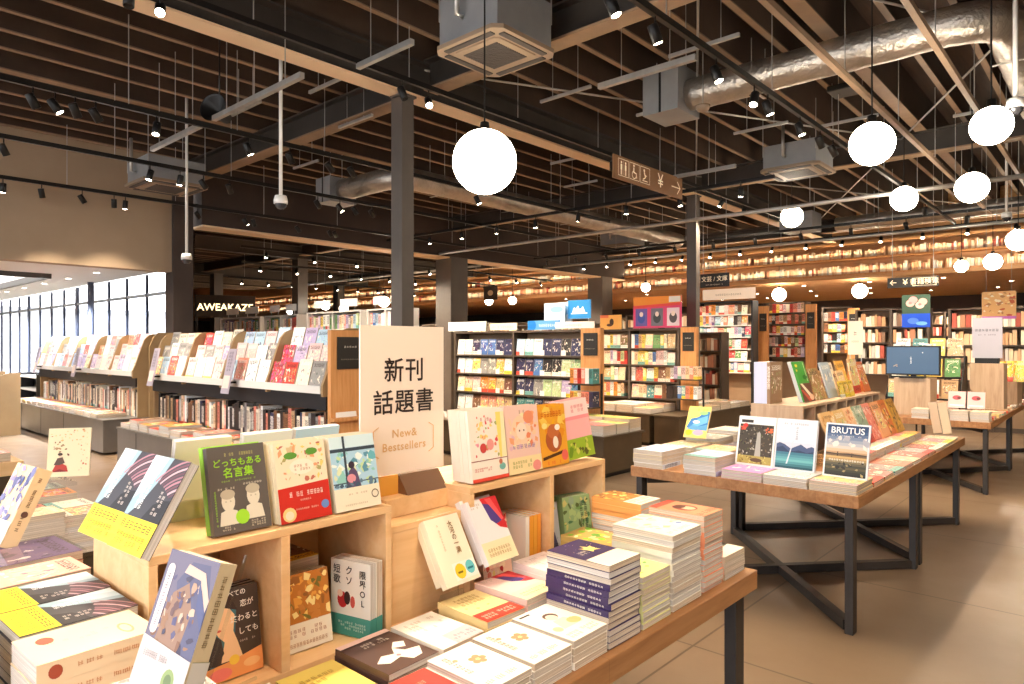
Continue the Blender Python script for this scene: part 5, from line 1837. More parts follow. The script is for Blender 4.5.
BX3 = wood_box('display_box', 'long ash box with small compartments on the magazine table', -1.83, -1.50, 4.35, 6.12, TZ, 1.07, tuple(4.35 + .221 * k for k in range(1, 8)), M_ASH)
b3 = 1.0715
for k in range(5):
    o = book(MG, f'bluish-white magazine, {nth(5 - k)} of five upright at the near end of the ash box' if k else 'brown photo magazine fronting five upright copies at the ash box end', 'magazine', .205, .268, .021, (-1.7 - .0214 * k - .01, 4.365, b3), 90, 0, ground=(150, 116, 84) if k == 0 else (206, 210, 234), solid=bool(k), group='upright magazines at the ash box end')
def A_greenmag():
    return [('r', 0, 0, 1, .45, (110, 70, 56)), ('p', [(.1, .45), (.3, .45), (.95, .12), (.8, .02)], (240, 226, 200)), ('p', [(.0, .3), (.2, .3), (.8, .02), (.5, .0)], (196, 90, 70)), ('e', .82, .1, .2, .08, (240, 200, 170)), ('r', .86, .5, .9, .98, (240, 240, 200)), ('e', .2, .9, .12, .04, (226, 214, 70)), ('e', .14, .78, .08, .03, (226, 214, 70)), ('e', .7, .6, .2, .06, (50, 120, 50))]
face_row(MG, 'on the ash box', 3, .2, .275, .011, -1.575, 4.60, b3 + .004, 90, 17, (70, 160, 60), 'tall green magazines on the ash box', 'bright green magazine leaning on the ash box', 'green magazine', art=A_greenmag(), key='greenmag', back=(214, 216, 220))
g = random.Random(5)
tops = [('brown food magazine', (176, 130, 84), .2, .22), ('amber magazine', (214, 170, 110), .19, .2), ('pale slate magazine', (170, 186, 196), .19, .26), ('cream magazine', (240, 220, 190), .19, .255), ('peach magazine', (244, 206, 160), .17, .19), ('gold magazine', (236, 176, 70), .18, .265), ('apricot magazine', (240, 190, 130), .19, .27), ('tangerine magazine', (236, 150, 60), .18, .27), ('rust magazine', (206, 110, 60), .17, .25)]
yy = 4.80
for k, (nm, c, w_, h_) in enumerate(tops):
    book(MG, f'{nm} leaning on the ash box top, {nth(k + 1)} past the green magazine', 'magazine', w_, h_, .012, (-1.57 - .02 * (k % 2), yy, b3 + .004), 90, g.uniform(10, 18), ground=c)
    yy += .145
for k in range(3):
    book(MG, f'small yellow booklet, {nth(k + 1)} of three standing before the ash box magazines', 'booklet', .1, .12, .006, (-1.512, 5.16 + .112 * k, b3 + .002), 90, 14, ground=(240, 206, 80), group='yellow booklets on the ash box')
# leaning row before the box
row = [('tan doodle', (232, 190, 130)), ('honey', (226, 186, 120)), ('peach', (240, 196, 150)), ('sage green', (150, 170, 140)), ('salmon pink', (232, 140, 120)), ('apricot', (236, 170, 120)), ('red and gold', (214, 120, 60)), ('ochre', (200, 150, 70))]
for k, (nm, c) in enumerate(row):
    y0 = 4.41 + .212 * k
    ar = None
    gg = random.Random(300 + k)
    if k in (0, 2, 4, 6, 7):
        pal = [[(250, 226, 180), (206, 150, 90)], None, [(250, 220, 190), (226, 150, 110)], None, [(246, 180, 160), (220, 110, 100), (250, 214, 200)], None, [(220, 80, 50), (246, 200, 90), (120, 110, 50), (250, 226, 180)], [(120, 90, 40), (226, 180, 90)]][k]
        ar = blobs(36, 310 + k, (.06, .06, .94, .9), pal, .04, .12) + strokes(k, (.15, .84, .85, .93), 1, (110, 60, 50), 7)
    stack(MG, 'magazine', f'{nth(k + 1)} along below the leaning covers', 3, .205, .27, .024, -1.205, y0, TZ + .073, 90, c, 'piles under the leaning row: ' + nm, 320 + k, cname=nm + ' magazine', title='', alt=False, top_label=f'{nm} magazine topping the {nth(k + 1)} pile below the leaning row')
    book(MG, f'{nm} cover leaning before the ash box, {nth(k + 1)} from the near end', 'magazine', .205, .268, .014, (-1.325 + .01 * (k % 2), y0 + .003, TZ + .078), 90, 22, ground=c, art=ar, group=None)
# flats along the aisle edge
pal = [('peach', (216, 160, 120)), ('rose', (206, 120, 108)), ('grey striped', (150, 138, 134)), ('salmon', (210, 120, 92)), ('cream', (214, 190, 156)), ('coral', (206, 96, 78)), ('pale grey', (166, 160, 156)), ('terracotta', (176, 88, 60)), ('straw', (206, 176, 112)), ('dusty pink', (196, 140, 132)), ('ivory', (222, 204, 176))]
for k, (nm, c) in enumerate(pal):
    y0 = 3.955 + .222 * k
    stack(MG, 'magazine', f'{nth(k + 1)} along the aisle edge of the magazine table', 2, .212, .205 if k else .2, .0105, -1.0, y0, TZ + .0215, 90 + g.uniform(-2, 2), c, 'flat magazines on the aisle edge: ' + nm, 340 + k, cname=nm + ' magazine', title='', alt=False, top_label=f'{nm} magazine lying {nth(k + 1)} along the aisle edge, top copy')
for k in range(2):
    book(NB, f'upright cream book at the far end of the magazine table, {["nearer", "farther from"][k]} the aisle', 'book', .06, .25, .05, (-1.12 - .068 * k, 6.46, TZ + .0235 + .004), 6, 0, roll=-9, ground=[(236, 214, 180), (226, 200, 170)][k], solid=True)

# ------------------------------------------------------------------ the far table
for k in range(4):
    cn = ['ivory book', 'buff book', 'white-edged book', 'cream-edged book'][k]
    stack(NB, 'book', f'{nth(k + 1)} from the corner, front of far table', 4, .155, .2, .024, -1.16 - .168 * k, 7.975, TZ + .097, 0, [(232, 214, 190), (214, 196, 176), (236, 226, 210), (226, 206, 180)][k], 'front piles on the far table: ' + cn, 400 + k, cname=cn, title='', alt=False,
          top_label=f'{cn} topping the {nth(k + 1)} pile from the far table corner')
for k in range(2):
    t = thing('postcard', f'pink picture card propped above the far table piles, {["nearer the monitor", "nearer the aisle"][k]}', 'card', (-1.38 + .165 * k, 8.2, TZ + .0005), (0, 0, 0))
    obj('card', MB().box(0, -.003, 0, .15, .003, .17), plain('pink_card', (240, 196, 190), .5), t, loc=(0, 0, .11), rot=(-R(14), 0, 0))
    me, _ = art_mesh(.15, .17, [('e', .5, .62, .26, .14, (196, 90, 96)), ('e', .62, .6, .1, .08, (120, 60, 60)), ('r', .1, .12, .9, .2, (250, 240, 236))], y0=-.0036)
    link('picture', me, t, (0, 0, .11), (-R(14), 0, 0))
    obj('support', MB().prism([(0, 0), (.06, 0), (.06, .02), (.02, .112), (0, .112)], 'x', .03, .12), M_ACRYLIC, t)
t = thing('wooden_block', 'wooden block carrying the black monitor on the far table', 'plinth', (-1.90, 8.3, TZ))
obj('front_face', MB().box(0, 0, 0, .345, .33, .395), M_ASH, t, bevel=.002)
t = thing('monitor', 'black monitor with a dim blue screen on its wooden block', 'monitor', (-1.73, 8.36, TZ + .396))
obj('foot', MB().box(-.11, -.09, 0, .11, .09, .012), M_BLACK, t)
obj('neck', MB().box(-.025, .02, .012, .025, .05, .2), M_BLACK, t)
obj('casing', MB().box(-.26, -.03, .03, .26, .015, .345), M_BLACK, t, bevel=.004)
SCR = plain('screen_blue', (40, 62, 84), .25, emit=(70, 104, 136), estr=.35)
obj('screen', MB().box(-.245, -.0315, .045, .245, -.030, .33), SCR, t)
me, _ = art_mesh(.49, .285, strokes(3, (.46, .38, .50, .66), 1, (240, 244, 246), 5, 1, True) + [('e', .2, .28, .02, .02, (150, 130, 110)), ('p', [(.12, .28), (.2, .36), (.22, .34), (.14, .26)], (150, 140, 130)), ('e', .7, .8, .01, .02, (200, 210, 214))])
link('screen_picture', me, t, (-.245, -.0316, .045))
for e in (-1, 1):
    mb = MB().box(-.06, -.05, 0, .06, -.02, .02)
    obj('white_clip', mb, M_WHITEPAINT, t, (e * .12, 0.02, .352), (0, R(8 * e), 0), bevel=.004)  # plain white clips on the monitor top, not lamps
t = thing('wooden_block', 'wooden block carrying the grey notice board on the far table', 'plinth', (-1.36, 9.35, TZ))
obj('front_face', MB().box(0, 0, 0, .32, .3, .54), M_ASH, t, bevel=.002)
t = thing('notice_board', 'pale grey notice board standing on the wooden block beyond the monitor', 'sign', (-1.345, 9.42, TZ + .541))
GB = plain('notice_grey', (176, 174, 186), .6)
obj('board', MB().box(0, -.006, .06, .285, .006, .52), GB, t)
obj('foot', MB().box(.03, -.05, 0, .255, .05, .06), M_BLACK, t)
me, _ = art_mesh(.285, .46, strokes(3, (.1, .66, .9, .74), 1, (80, 78, 88), 7, 1) + strokes(4, (.2, .56, .8, .60), 1, (110, 108, 118), 9), y0=-.0066)
link('print', me, t, (0, 0, .06))
# stepped rack of books behind the monitor
t = thing('book_rack', 'three-tier black book rack behind the monitor on the far table', 'book rack', (-2.15, 9.0, TZ))
for r_ in range(3):
    obj('tier', MB().box(0, .18 * r_, .12 + .24 * r_, .75, .18 * r_ + .1, .14 + .24 * r_), M_BLACK, t)
for e in (0, .735):
    obj('side', MB().prism([(0, 0), (.48, 0), (.48, .62), (.36, .62), (0, .14)], 'x', e, e + .015), M_BLACK, t)
g = random.Random(77)
for r_ in range(3):
    for k in range(4):
        nm = pick(g, WARM)
        book(NB, f'{nm} book on tier {["one", "two", "three"][r_]} of the rack behind the monitor, {nth(k + 1)} from its window end', 'book', .155, .21, .015, (-2.13 + .182 * k, 9.03 + .18 * r_, TZ + .1425 + .24 * r_), 0, 10, ground=PD[nm])
for k in range(9):
    nm = ['orange', 'straw', 'rosy', 'tan', 'cream', 'rust', 'amber', 'pink', 'golden'][k]
    stack(MG, 'magazine', f'{nth(k + 1)} along the aisle edge of the far table', 2, .19, .27, .014, -.995, 8.22 + .36 * k, TZ + .029, 90, [(226, 150, 90), (230, 206, 140), (226, 160, 140), (200, 160, 120), (240, 220, 190), (200, 110, 70), (230, 170, 80), (240, 190, 180), (236, 196, 100)][k], 'flat magazines on the far table edge: ' + nm, 430 + k, cname=nm + ' magazine', title='', alt=False,
          top_label=f'{nm} magazine lying {nth(k + 1)} along the aisle edge of the far table')
t = thing('riser_box', 'wooden riser for yellow booklets at the aisle side of the far table', 'display box', (-1.30, 10.2, TZ))
obj('body', MB().box(0, 0, 0, .3, .5, .3), M_ASH, t, bevel=.002)
for k in range(5):
    book(MG, f'bright yellow booklet, {nth(k + 1)} of five leaning on the far table riser', 'booklet', .12, .26, .01, (-1.29 + .06 * k, 10.23 + .05 * (k % 2) + .012 * k, TZ + .304), 20 - 12 * k, 16, ground=[(240, 196, 60), (236, 206, 90), (244, 190, 40), (230, 170, 50), (246, 214, 110)][k], group='yellow booklets on the far table riser')
# picture stand with flowers and blue, and the warm hanging poster
t = thing('poster_stand', 'tall poster stand with pink flowers over a bright blue picture', 'poster stand', (-2.42, 11.9, 0))
obj('pole', MB().tube([(0, .03, 0.01), (0, .03, 1.75)], .014, 10), M_BLACK, t)
obj('foot', MB().lathe([(0, .0), (.17, .0), (.17, .012), (0, .016)], n=24), M_BLACK, t)
obj('panel', MB().box(-.19, -.008, 1.72, .19, .012, 2.22), plain('poster_green', (60, 90, 70), .4), t)
me, _ = art_mesh(.38, .5, [('r', 0, 0, 1, .42, (40, 90, 226)), ('e', .4, .2, .2, .1, (90, 140, 240)), ('e', .7, .12, .2, .06, (120, 190, 240))] + [('e', .3 + .34 * (k % 2) + .1 * (k // 2), .74 + .1 * (k // 2) - .06 * (k % 2), .16, .11, [(240, 190, 180), (250, 214, 200), (236, 170, 170)][k % 3]) for k in range(4)] + [('e', .3, .75, .06, .04, (226, 140, 140)), ('e', .64, .7, .06, .04, (226, 140, 140))], y0=-.0086)
link('picture', me, t, (-.19, 0, 1.72))
t = thing('hanging_poster', 'warm orange patterned poster hanging beyond the grey notice board', 'poster', (-1.49, 11.2, 1.80))
obj('panel', MB().box(0, -.004, 0, .38, .004, .37), plain('poster_warm', (236, 180, 110), .5), t)
me, _ = art_mesh(.38, .37, blobs(50, 8, (.04, .12, .96, .95), [(206, 100, 60), (246, 210, 140), (190, 130, 80), (250, 230, 190)], .03, .09) + [('r', 0, 0, 1, .1, (200, 110, 190))], y0=-.0046)
link('picture', me, t)
for e in (.05, .33):
    obj('cord', MB().tube([(e, 0, .37), (e, 0, 4.3 - 1.80)], .003, 5), M_GALV, t)

# ------------------------------------------------------------------ magazine racks by the windows
def spine_mesh(w, h, t):
    return solid_simple(w, h, t)


def far_book(name, label, cat, w, h, t, loc, yaw, lean, ground, group, roll=0, lying=False):
    o = link(name, solid_simple(w, h, t), None, loc, (-PI / 2 if lying else -R(lean), R(roll), R(yaw)))
    o.color = (*lin(ground), 1)
    return tag(o, label, cat, group)


def rack(label, short, x0, x1, yf, bays, seed, spine_t, flats, signs, plinth_over=0.0):
    """Two-level rack on a low metal plinth: curved tan cheeks, white stepped tiers, a dark fascia and a shelf below."""
    g = random.Random(seed)
    t = thing('magazine_rack', label, 'magazine rack', (x0, yf, 0))
    W = x1 - x0
    obj('plinth', MB().box(-plinth_over, 0, 0.03, W + 0.02, 0.98, 0.44), M_GREYMETAL, t, bevel=.003)
    obj('plinth_top', MB().box(-plinth_over - .01, -.01, 0.44, W + 0.03, 0.99, 0.462), M_GREYMETAL, t)
    mb = MB()
    for k in range(int(W / 1.2)):
        mb.box(1.2 * k + 0.6, -.003, .03, 1.2 * k + .606, 0.001, .44)
    obj('panel_joint', mb, M_BLACK, t)
    obj('back_panel', MB().box(0, .80, .463, W, .83, 1.52), M_TAN, t)
    obj('fascia', MB().box(0, .40, .88, W, .42, 1.04), M_BAND, t)
    prof = [(.36, 1.0), (.40, 1.0), (.80, 1.0), (.80, 1.60), (.62, 1.60), (.56, 1.575), (.51, 1.52), (.46, 1.38), (.40, 1.2), (.36, 1.10)]
    for b in range(bays + 1):
        xx = W * b / bays
        obj('divider', MB().prism(prof, 'x', xx - .016, xx + .016), M_TAN, t)
    for xx in (-.02, W + .0):
        obj('end_panel', MB().prism([(.42, .463), (.84, .463), (.84, 1.0), (.42, 1.0)], 'x', xx, xx + .02), M_TAN, t)
    for r_ in range(3):
        y = .40 + .10 * r_
        z = 1.045 + .15 * r_
        obj('tier', MB().box(.017, y - .04, z - .012, W - .017, y + .12, z), M_TIER, t)
        obj('tier_lip', MB().box(.017, y - .05, z - .02, W - .017, y - .04, z + .05), M_TIER, t)
    cols = ['pale pink', 'white', 'pale pink', 'cream', 'pale blue', 'salmon', 'lilac', 'white', 'lilac', 'pale blue', 'grey', 'cream', 'pale pink', 'grey', 'peach', 'red']
    bw = W / bays
    for b in range(bays):
        for r_ in range(3):
            n = 4 if r_ < 2 else 4
            for k in range(n):
                nm = g.choice(cols)
                w_ = (bw - .06) / n
                far_book('magazine', f'{nm} magazine, tier {["one", "two", "three"][r_]}, {nth(k + 1)} in {nth(b + 1)} bay, {short}', 'magazine', min(w_ * 1.0, .21), g.uniform(.25, .29), .012,
                         (x0 + b * bw + .03 + k * w_ + g.uniform(-.004, .004), yf + .375 + .10 * r_, 1.047 + .15 * r_), 0, 14, PD[nm], f'magazines face-out on the {short}')
    xx = .03
    i = 0
    dk = ['tan', 'black', 'cream', 'brown', 'grey', 'white', 'black', 'peach', 'navy', 'salmon', 'cream', 'black']
    while xx < W - .06:
        th = g.uniform(*spine_t)
        nm = g.choice(dk)
        i += 1
        far_book('large_format_book', f'{nm}-spined tall book, {nth(i)} from window end, lower shelf, {short}', 'book', .21, g.uniform(.31, .395), th, (x0 + xx + th, yf + .46, .464), 90 + 0, 0, PD[nm], f'spines on the lower shelf of the {short}')
        xx += th + .001
    for k, (px, n) in enumerate(flats):
        nm = g.choice(['orange', 'brown', 'orange', 'tan', 'salmon', 'brown', 'red', 'orange'])
        for j in range(n):
            far_book('softcover_magazine', f'{nm} magazine, {nth(j + 1)} down in {nth(k + 1)} plinth pile from window end, {short}', 'magazine', .26, .36, .028, (x0 + px, yf + .02, .4635 + .0283 * (n - j)), g.uniform(-2, 2) + 0, 0, PD[nm], f'piles on the plinth of the {short}', lying=True)
    for k, (px, pz) in enumerate(signs):
        s = thing('category_sign', f'pale lilac strip sign, {nth(k + 1)} from the window end of the {short}', 'sign', (x0 + px, yf + .235, .96))
        obj('strip', MB().box(-.085, -.003, 0, .085, .003, .46), plain('strip_lilac', (170, 160, 174), .5), s, rot=(-R(12), 0, 0))
        me, _ = art_mesh(.17, .46, strokes(3 + k, (.2, .5, .8, .95), 2, (96, 84, 96), 6, 1, True) + [('r', .1, .12, .9, .4, (226, 206, 196))], y0=-.0036)
        link('print', me, s, (-.085, 0, 0), (-R(12), 0, 0))
        obj('clip', MB().box(-.02, .02, .10, .02, .118, .12), M_BLACK, s)
    return t


rack('magazine rack with tan cheeks, the one beside the wooden notice panel', 'rack beside the wooden panel', -9.05, -5.18, 2.92, 4, 21, (.034, .062), [(.05 + .29 * k, 2 + (k * 5) % 3) for k in range(12)], [(.35, 0), (2.3, 0)])
rack('magazine rack with tan cheeks standing before the window wall', 'rack before the window wall', -14.7, -10.0, 3.05, 5, 22, (.045, .075), [(.2 + .33 * k, 2) for k in range(13)], [(.35, 0), (2.55, 0)])
# full-height tan end of the rack before the window wall
t = thing('end_screen', 'plain tan screen closing the end of the rack before the windows', 'screen', (-9.95, 3.60, 0))
obj('panel', MB().prism([(0, 0.0), (.72, 0.0), (.72, 1.62), (.12, 1.62), (.05, 1.55), (0, 1.42)], 'x', 0, .03), M_TAN, t)
obj('foot_rail', MB().box(-.01, 0.0, 0.0, .05, .72, .06), M_BLACK, t)
t = thing('low_shelf', 'low dark shelf unit with white boards behind the rack by the windows', 'shelf', (-16.6, 3.5, 0))
obj('frame', MB().box(0, .3, 0, 1.5, .33, .9), M_BAND, t)
for e in (0, 1.47):
    obj('side', MB().box(e, 0, 0, e + .03, .3, .9), M_BAND, t)
for k in range(4):
    obj('shelf_board', MB().box(.03, 0.0, .1 + .24 * k, 1.47, .3, .125 + .24 * k), M_TIER, t)
t = thing('curved_rack', 'curved tan rack cheek before the bright floor and the windows', 'magazine rack', (-13.35, 2.12, 0))
prof = [(0, 0), (.75, 0), (.75, 1.0), (.6, 1.0), (.45, .95), (.25, .72), (.05, .4), (0, .3)]
for e in (0, 1.0):
    obj('cheek', MB().prism(prof, 'x', -e, -e + .04), M_TAN, t)
obj('shelf_board', MB().box(-.96, .3, .45, 0, .74, .48), M_TAN, t)
obj('back_panel', MB().box(-.96, .70, .05, 0, .74, .95), M_TAN, t)

# ------------------------------------------------------------------ low plinths
def plinth(label, x0, x1, y0, y1, h, mat=M_BROWN):
    t = thing('low_plinth', label, 'plinth', (x0, y0, 0))
    obj('body', MB().box(.03, .03, .05, x1 - x0 - .03, y1 - y0 - .03, h - .022), mat, t)
    obj('kick_board', MB().box(.06, .06, 0, x1 - x0 - .06, y1 - y0 - .06, .05), M_BLACK, t)
    obj('top_slab', MB().box(0, 0, h - .022, x1 - x0, y1 - y0, h), M_BROWN, t, bevel=.002)
    return t


plinth('brown plinth with book piles behind the violet painting book', -5.6, -3.78, -.2, 1.22, .44)
g = random.Random(31)
k = 0
for i, (x0, y0, n, nm) in enumerate(((-3.96, .99, 7, 'salmon'), (-3.95, .80, 8, 'peach'), (-3.97, .58, 7, 'tan'), (-4.17, .99, 7, 'cream'), (-4.17, .80, 7, 'salmon'), (-4.40, .98, 8, 'orange'), (-4.40, .76, 8, 'peach'), (-4.62, .98, 8, 'cream'))):
    if i > 5:
        n = 8
    for j in range(n):
        far_book('hardcover_book', f'{nm} book, {nth(j + 1)} down in {nth(i + 1)} pile on the plinth behind the near table', 'book', .19, .185, .0265, (x0 + g.uniform(-.004, .004), y0 + g.uniform(-.003, .003), .441 + .0268 * (n - j)), g.uniform(-2, 2), 0, [c for c in (PD[nm],)][0] if j == 0 else (206, 190, 170), 'piles on the plinth behind the near table', lying=True)
t = thing('book_stand', 'small stand under the cream figure cover behind the near table', 'book stand', (-4.62, 1.10, .441 + .0268 * 8 + .001))
obj('stand', MB().prism([(0, 0), (.12, 0), (.12, .02), (.04, .045), (0, .045)], 'x', 0, .2), M_ACRYLIC, t)
book(NB, 'cream cover with a small red-robed figure propped above the plinth piles', 'book', .215, .275, .012, (-4.55, 1.10, .70), 58, 10, ground=(248, 228, 184), art=A_figure(), key='figure')
t = thing('wooden_tray', 'pale wooden tray on a brown base beyond the plinth piles', 'tray', (-7.0, .98, 0))
obj('body', MB().box(0, 0, 0.0, .95, .32, .50), M_BROWN, t)
obj('tray', MB().box(-.02, -.02, .50, .97, .34, .60), M_BIRCH, t, bevel=.003)
for k in range(5):
    nm = ['yellow', 'green', 'brown', 'orange', 'salmon'][k]
    far_book('hardcover_book', f'{nm} book lying {nth(k + 1)} across the pale wooden tray', 'book', .16, .22, .06, (-6.96 + .18 * k, 1.03, .662), 0, 0, PD[nm], 'books on the pale tray', lying=True)

plinth('brown plinth with deep book piles before the face-out bookcase', -7.7, -4.18, 6.1, 6.94, .46)
plinth('long brown plinth with books before the case under the pink poster', -7.2, -5.07, 8.55, 9.40, .46)
plinth('brown plinth along the aisle past the pink poster case', -5.05, -4.6, 8.55, 11.0, .46)
g = random.Random(32)
pile = 0
for (X0, X1, Y0, Y1, lab, nx, ny, hmin, hmax) in ((-7.6, -4.2, 6.13, 6.91, 'plinth before the face-out bookcase', 9, 3, 3, 5), (-6.9, -5.09, 8.6, 9.35, 'plinth below the pink poster', 6, 2, 2, 3), (-5.04, -4.62, 9.5, 10.95, 'aisle plinth past pink poster', 2, 4, 2, 3)):
    for ix in range(nx):
        for iy in range(ny):
            if X0 < -7 and iy == 2 and ix < 7:
                continue
            if X0 < -7 and ix < 5:
                continue
            nm = pick(g, WARM)
            n = g.randint(hmin, hmax)
            cw, cd = (X1 - X0) / nx, (Y1 - Y0) / ny
            xx, yy2 = X0 + ix * cw, Y0 + iy * cd
            for j in range(n):
                far_book('hardcover_book', f'{nm} book, {nth(j + 1)} down, {nth(ix + 1)} pile in row {["one", "two", "three", "four"][iy]}, {lab}', 'book', min(cw * .93, .36), min(cd * .93, .36), .036, (xx + .01, yy2 + .01, .461 + .0363 * (n - j)), 0, 0, PD[nm] if j == 0 else (214, 206, 196), 'piles on the ' + lab, lying=True)

# ------------------------------------------------------------------ bookcases
M_CASEBACK = speckle('case_back', (150, 120, 92), (166, 136, 106), 2.0, 0.6)
M_CASE = speckle('case_frame', (74, 62, 52), (88, 74, 62), 2.0, 0.5)


def bookcase(label, x0, x1, y, zs, top, depth=.3, bays=1, frame=None, boards=None):
    """Upright case looking along -y with shelves at heights zs."""
    frame, boards = frame or M_CASE, boards or M_CASE
    t = thing('bookcase', label, 'bookcase', (x0, y, 0))
    W = x1 - x0
    for b in range(bays + 1):
        xx = W * b / bays
        obj('upright', MB().box(xx - .02, 0, 0, xx + .02, depth, top), frame, t)
    obj('back_panel', MB().box(0.02, depth - .02, .05, W - .02, depth, top), M_CASEBACK, t)
    for z in zs:
        for b in range(bays):
            obj('shelf_board', MB().box(W * b / bays + .0205, 0.0, z - .022, W * (b + 1) / bays - .0205, depth - .021, z), boards, t)
    obj('top_board', MB().box(-.02, 0, top, W + .02, depth, top + .025), frame, t)
    obj('kick_board', MB().box(.02, .02, 0, W - .02, .05, .08), frame, t)
    return t


def fill(x0, x1, y, zs, case, names, seed, tw, hh, faceout=0.0, kind='novel', cards=False, depth=.16, first=0):
    g = random.Random(seed)
    rows = 'bottom second third fourth fifth sixth seventh eighth'.split()
    for r_, z in enumerate(zs):
        xx = x0 + .03
        i = 0
        while xx < x1 - .05:
            nm = pick(g, names)
            i += 1
            fo = g.random() < faceout
            th = g.uniform(*tw) * (1.0 if not fo else 1.0)
            if fo:
                th = .135
                if xx + th > x1 - .02:
                    break
                far_book(kind, f'{nm} cover face-out, {nth(i)} from window end, {rows[r_]} shelf, {case}', 'book', .132, g.uniform(*hh), .03, (xx, y + .02, z + .001), 0, 7, PD[nm], f'books in the {case}')
            else:
                if xx + th > x1 - .02:
                    break
                far_book(kind, f'{nm}-spined book, {nth(i)} from window end, {rows[r_]} shelf, {case}', 'book', depth, g.uniform(*hh), th, (xx + th, y + .02, z + .001), 90, 0, PD[nm], f'books in the {case}')
            xx += th + .004
    return


# C: face-out case with price cards
CZ = [.50, .77, 1.04, 1.31]
bookcase('dark bookcase of face-out covers and little price cards', -7.5, -5.15, 7.02, CZ, 1.62, .3, 2)
g = random.Random(41)
CC = [['white', 'brown', 'salmon', 'salmon', 'tan'], ['peach', 'pale pink', 'orange', 'tan', 'brown'], ['white', 'yellow', 'grey', 'orange', 'white'], ['white', 'navy', 'blue', 'navy', 'navy']]
CC2 = [['teal', 'navy', 'brown', 'black', 'tan'], ['navy', 'grey', 'pale green', 'lilac', 'blue'], ['navy', 'blue', 'black', 'pale green', 'pale green'], ['pale blue', 'white', 'navy', 'black', 'navy']]
for r_, z in enumerate(CZ):
    for b in range(2):
        for k in range(7):
            x_ = -7.5 + 1.175 * b + .035 + .158 * k
            nm = (CC2 if b else CC)[r_][min(k * 5 // 7, 4)]
            o = book('paperback_book', f'{nm} paperback face-out, {nth(k + 1)} in {["window-side", "aisle-side"][b]} bay, {["lowest", "second", "third", "top"][r_]} row, price-card bookcase', 'book', .148, .222, .05, (x_, 7.042, z + .002), 0, 7, ground=PD[nm], group='paperbacks face-out in the price-card bookcase')
        for k in range(3):
            t = thing('price_card', f'small white price card, {nth(k + 1)} along, {["lowest", "second", "third", "top"][r_]} row, {["window-side", "aisle-side"][b]} bay, face-out bookcase', 'card', (-7.5 + 1.175 * b + .12 + .36 * k, 7.03, z + .0005), group='price cards of the face-out bookcase')
            obj('card', MB().box(0, -.006, 0, .075, -.004, .07), M_WHITECARD, t)
            # wall of novels
DZ = [.62, .88, 1.14, 1.40]
bookcase('bookcase of small pink and cream novels under the pink three-panel poster', -6.85, -5.1, 9.42, DZ, 1.68, .3, 2)
fill(-6.85, -5.98, 9.42, DZ, 'pink poster case, window bay', WARM, 51, (.05, .075), (.195, .23), .3)
fill(-5.97, -5.1, 9.42, DZ, 'pink poster case, aisle bay', WARM, 52, (.05, .075), (.195, .23), .3)
EZ = [.85, 1.11, 1.37, 1.63, 1.89, 2.13]
bookcase('tall bookcase with white shelves under the long white header', -7.35, -6.08, 14.5, EZ, 2.40, .3, 1, M_BAND, M_TIER)
fill(-7.35, -6.08, 14.5, EZ, 'tall case under the long header', COOL, 53, (.06, .10), (.19, .23), .35)
FZ = [1.15, 1.42, 1.70, 1.98, 2.26]
bookcase('bookcase of dense reddish spines beyond the long white header', -6.85, -5.9, 17.3, FZ, 2.5, .3, 1)
fill(-6.85, -5.9, 17.3, FZ, 'case of reddish spines', [4, 4, 6, 6, 6, 4, 3, 1, 1, 1, 1, 1, 1, 1, 1, 5, 4, 1, 1, 4], 54, (.07, .10), (.20, .245), .0)
GZ = [1.25, 1.52, 1.80, 2.08]
bookcase('dark bookcase behind the cream card sign over the magazine table', -6.05, -5.35, 19.0, GZ, 2.42, .3, 1)
fill(-6.05, -5.35, 19.0, GZ, 'dark case behind the cream card', DARK, 55, (.08, .12), (.19, .24), .0)
HZ = [1.05, 1.33, 1.61, 1.89, 2.16]
bookcase('bookcase of red and brown spines before the flower poster', -5.35, -4.55, 20.2, HZ, 2.42, .3, 1)
fill(-5.35, -4.55, 20.2, HZ, 'case before the flower poster', [3, 3, 3, 5, 7, 5, 2, 1, 1, 1, 1, 1, 1, 1, 2, 7, 4, 2, 2, 3], 56, (.08, .12), (.20, .24), .0)

# oak end panels with black notice plates
def end_panel(label, x, y, w, z0, z1, pz, ph, yaw=0, d=.08):
    t = thing('notice_stand', label, 'notice panel', (x, y, 0), (0, 0, R(yaw)))
    obj('panel', MB().box(0, 0, z0, w, d, z1), M_PANEL, t, bevel=.003)
    obj('plate', MB().box(w * .16, -.012, pz, w * .86, -.001, pz + ph), M_SIGNBLACK, t)
    me, _ = art_mesh(w * .7, ph, strokes(4, (.25, .66, .75, .74), 1, (230, 226, 216), 5, 1) + strokes(5, (.12, .28, .88, .33), 1, (150, 140, 124), 9, .8), y0=-.0126)
    link('plate_print', me, t, (w * .16, 0, pz))
    return t


end_panel('wide oak panel with a black plate closing the near magazine rack', -5.09, 3.31, .38, 0, 1.58, 1.24, .28, 90, .05)
end_panel('oak end panel with black plate between face-out case and novels', -5.13, 6.97, .30, 0, 1.66, 1.32, .28)
end_panel('oak end panel with black plate at the aisle end of the pink poster case', -5.05, 9.40, .26, .462, 1.72, 1.36, .28)
end_panel('oak end panel with black plate before the case of reddish spines', -6.60, 16.1, .24, 0, 2.38, 1.78, .42)
end_panel('oak end panel with black plate beside the dark far case', -5.90, 17.28, .25, 0, 2.45, 1.85, .40)
end_panel('oak end panel with black plate beyond the dark far case', -5.40, 18.9, .28, 0, 2.40, 1.85, .40)
t = thing('price_card', 'white handwritten card standing against the wide oak end panel', 'card', (-5.085, 3.36, .82), (0, 0, PI / 2))
obj('card', MB().box(0, -.003, 0, .21, .003, .15), M_WHITECARD, t, rot=(-R(10), 0, 0))
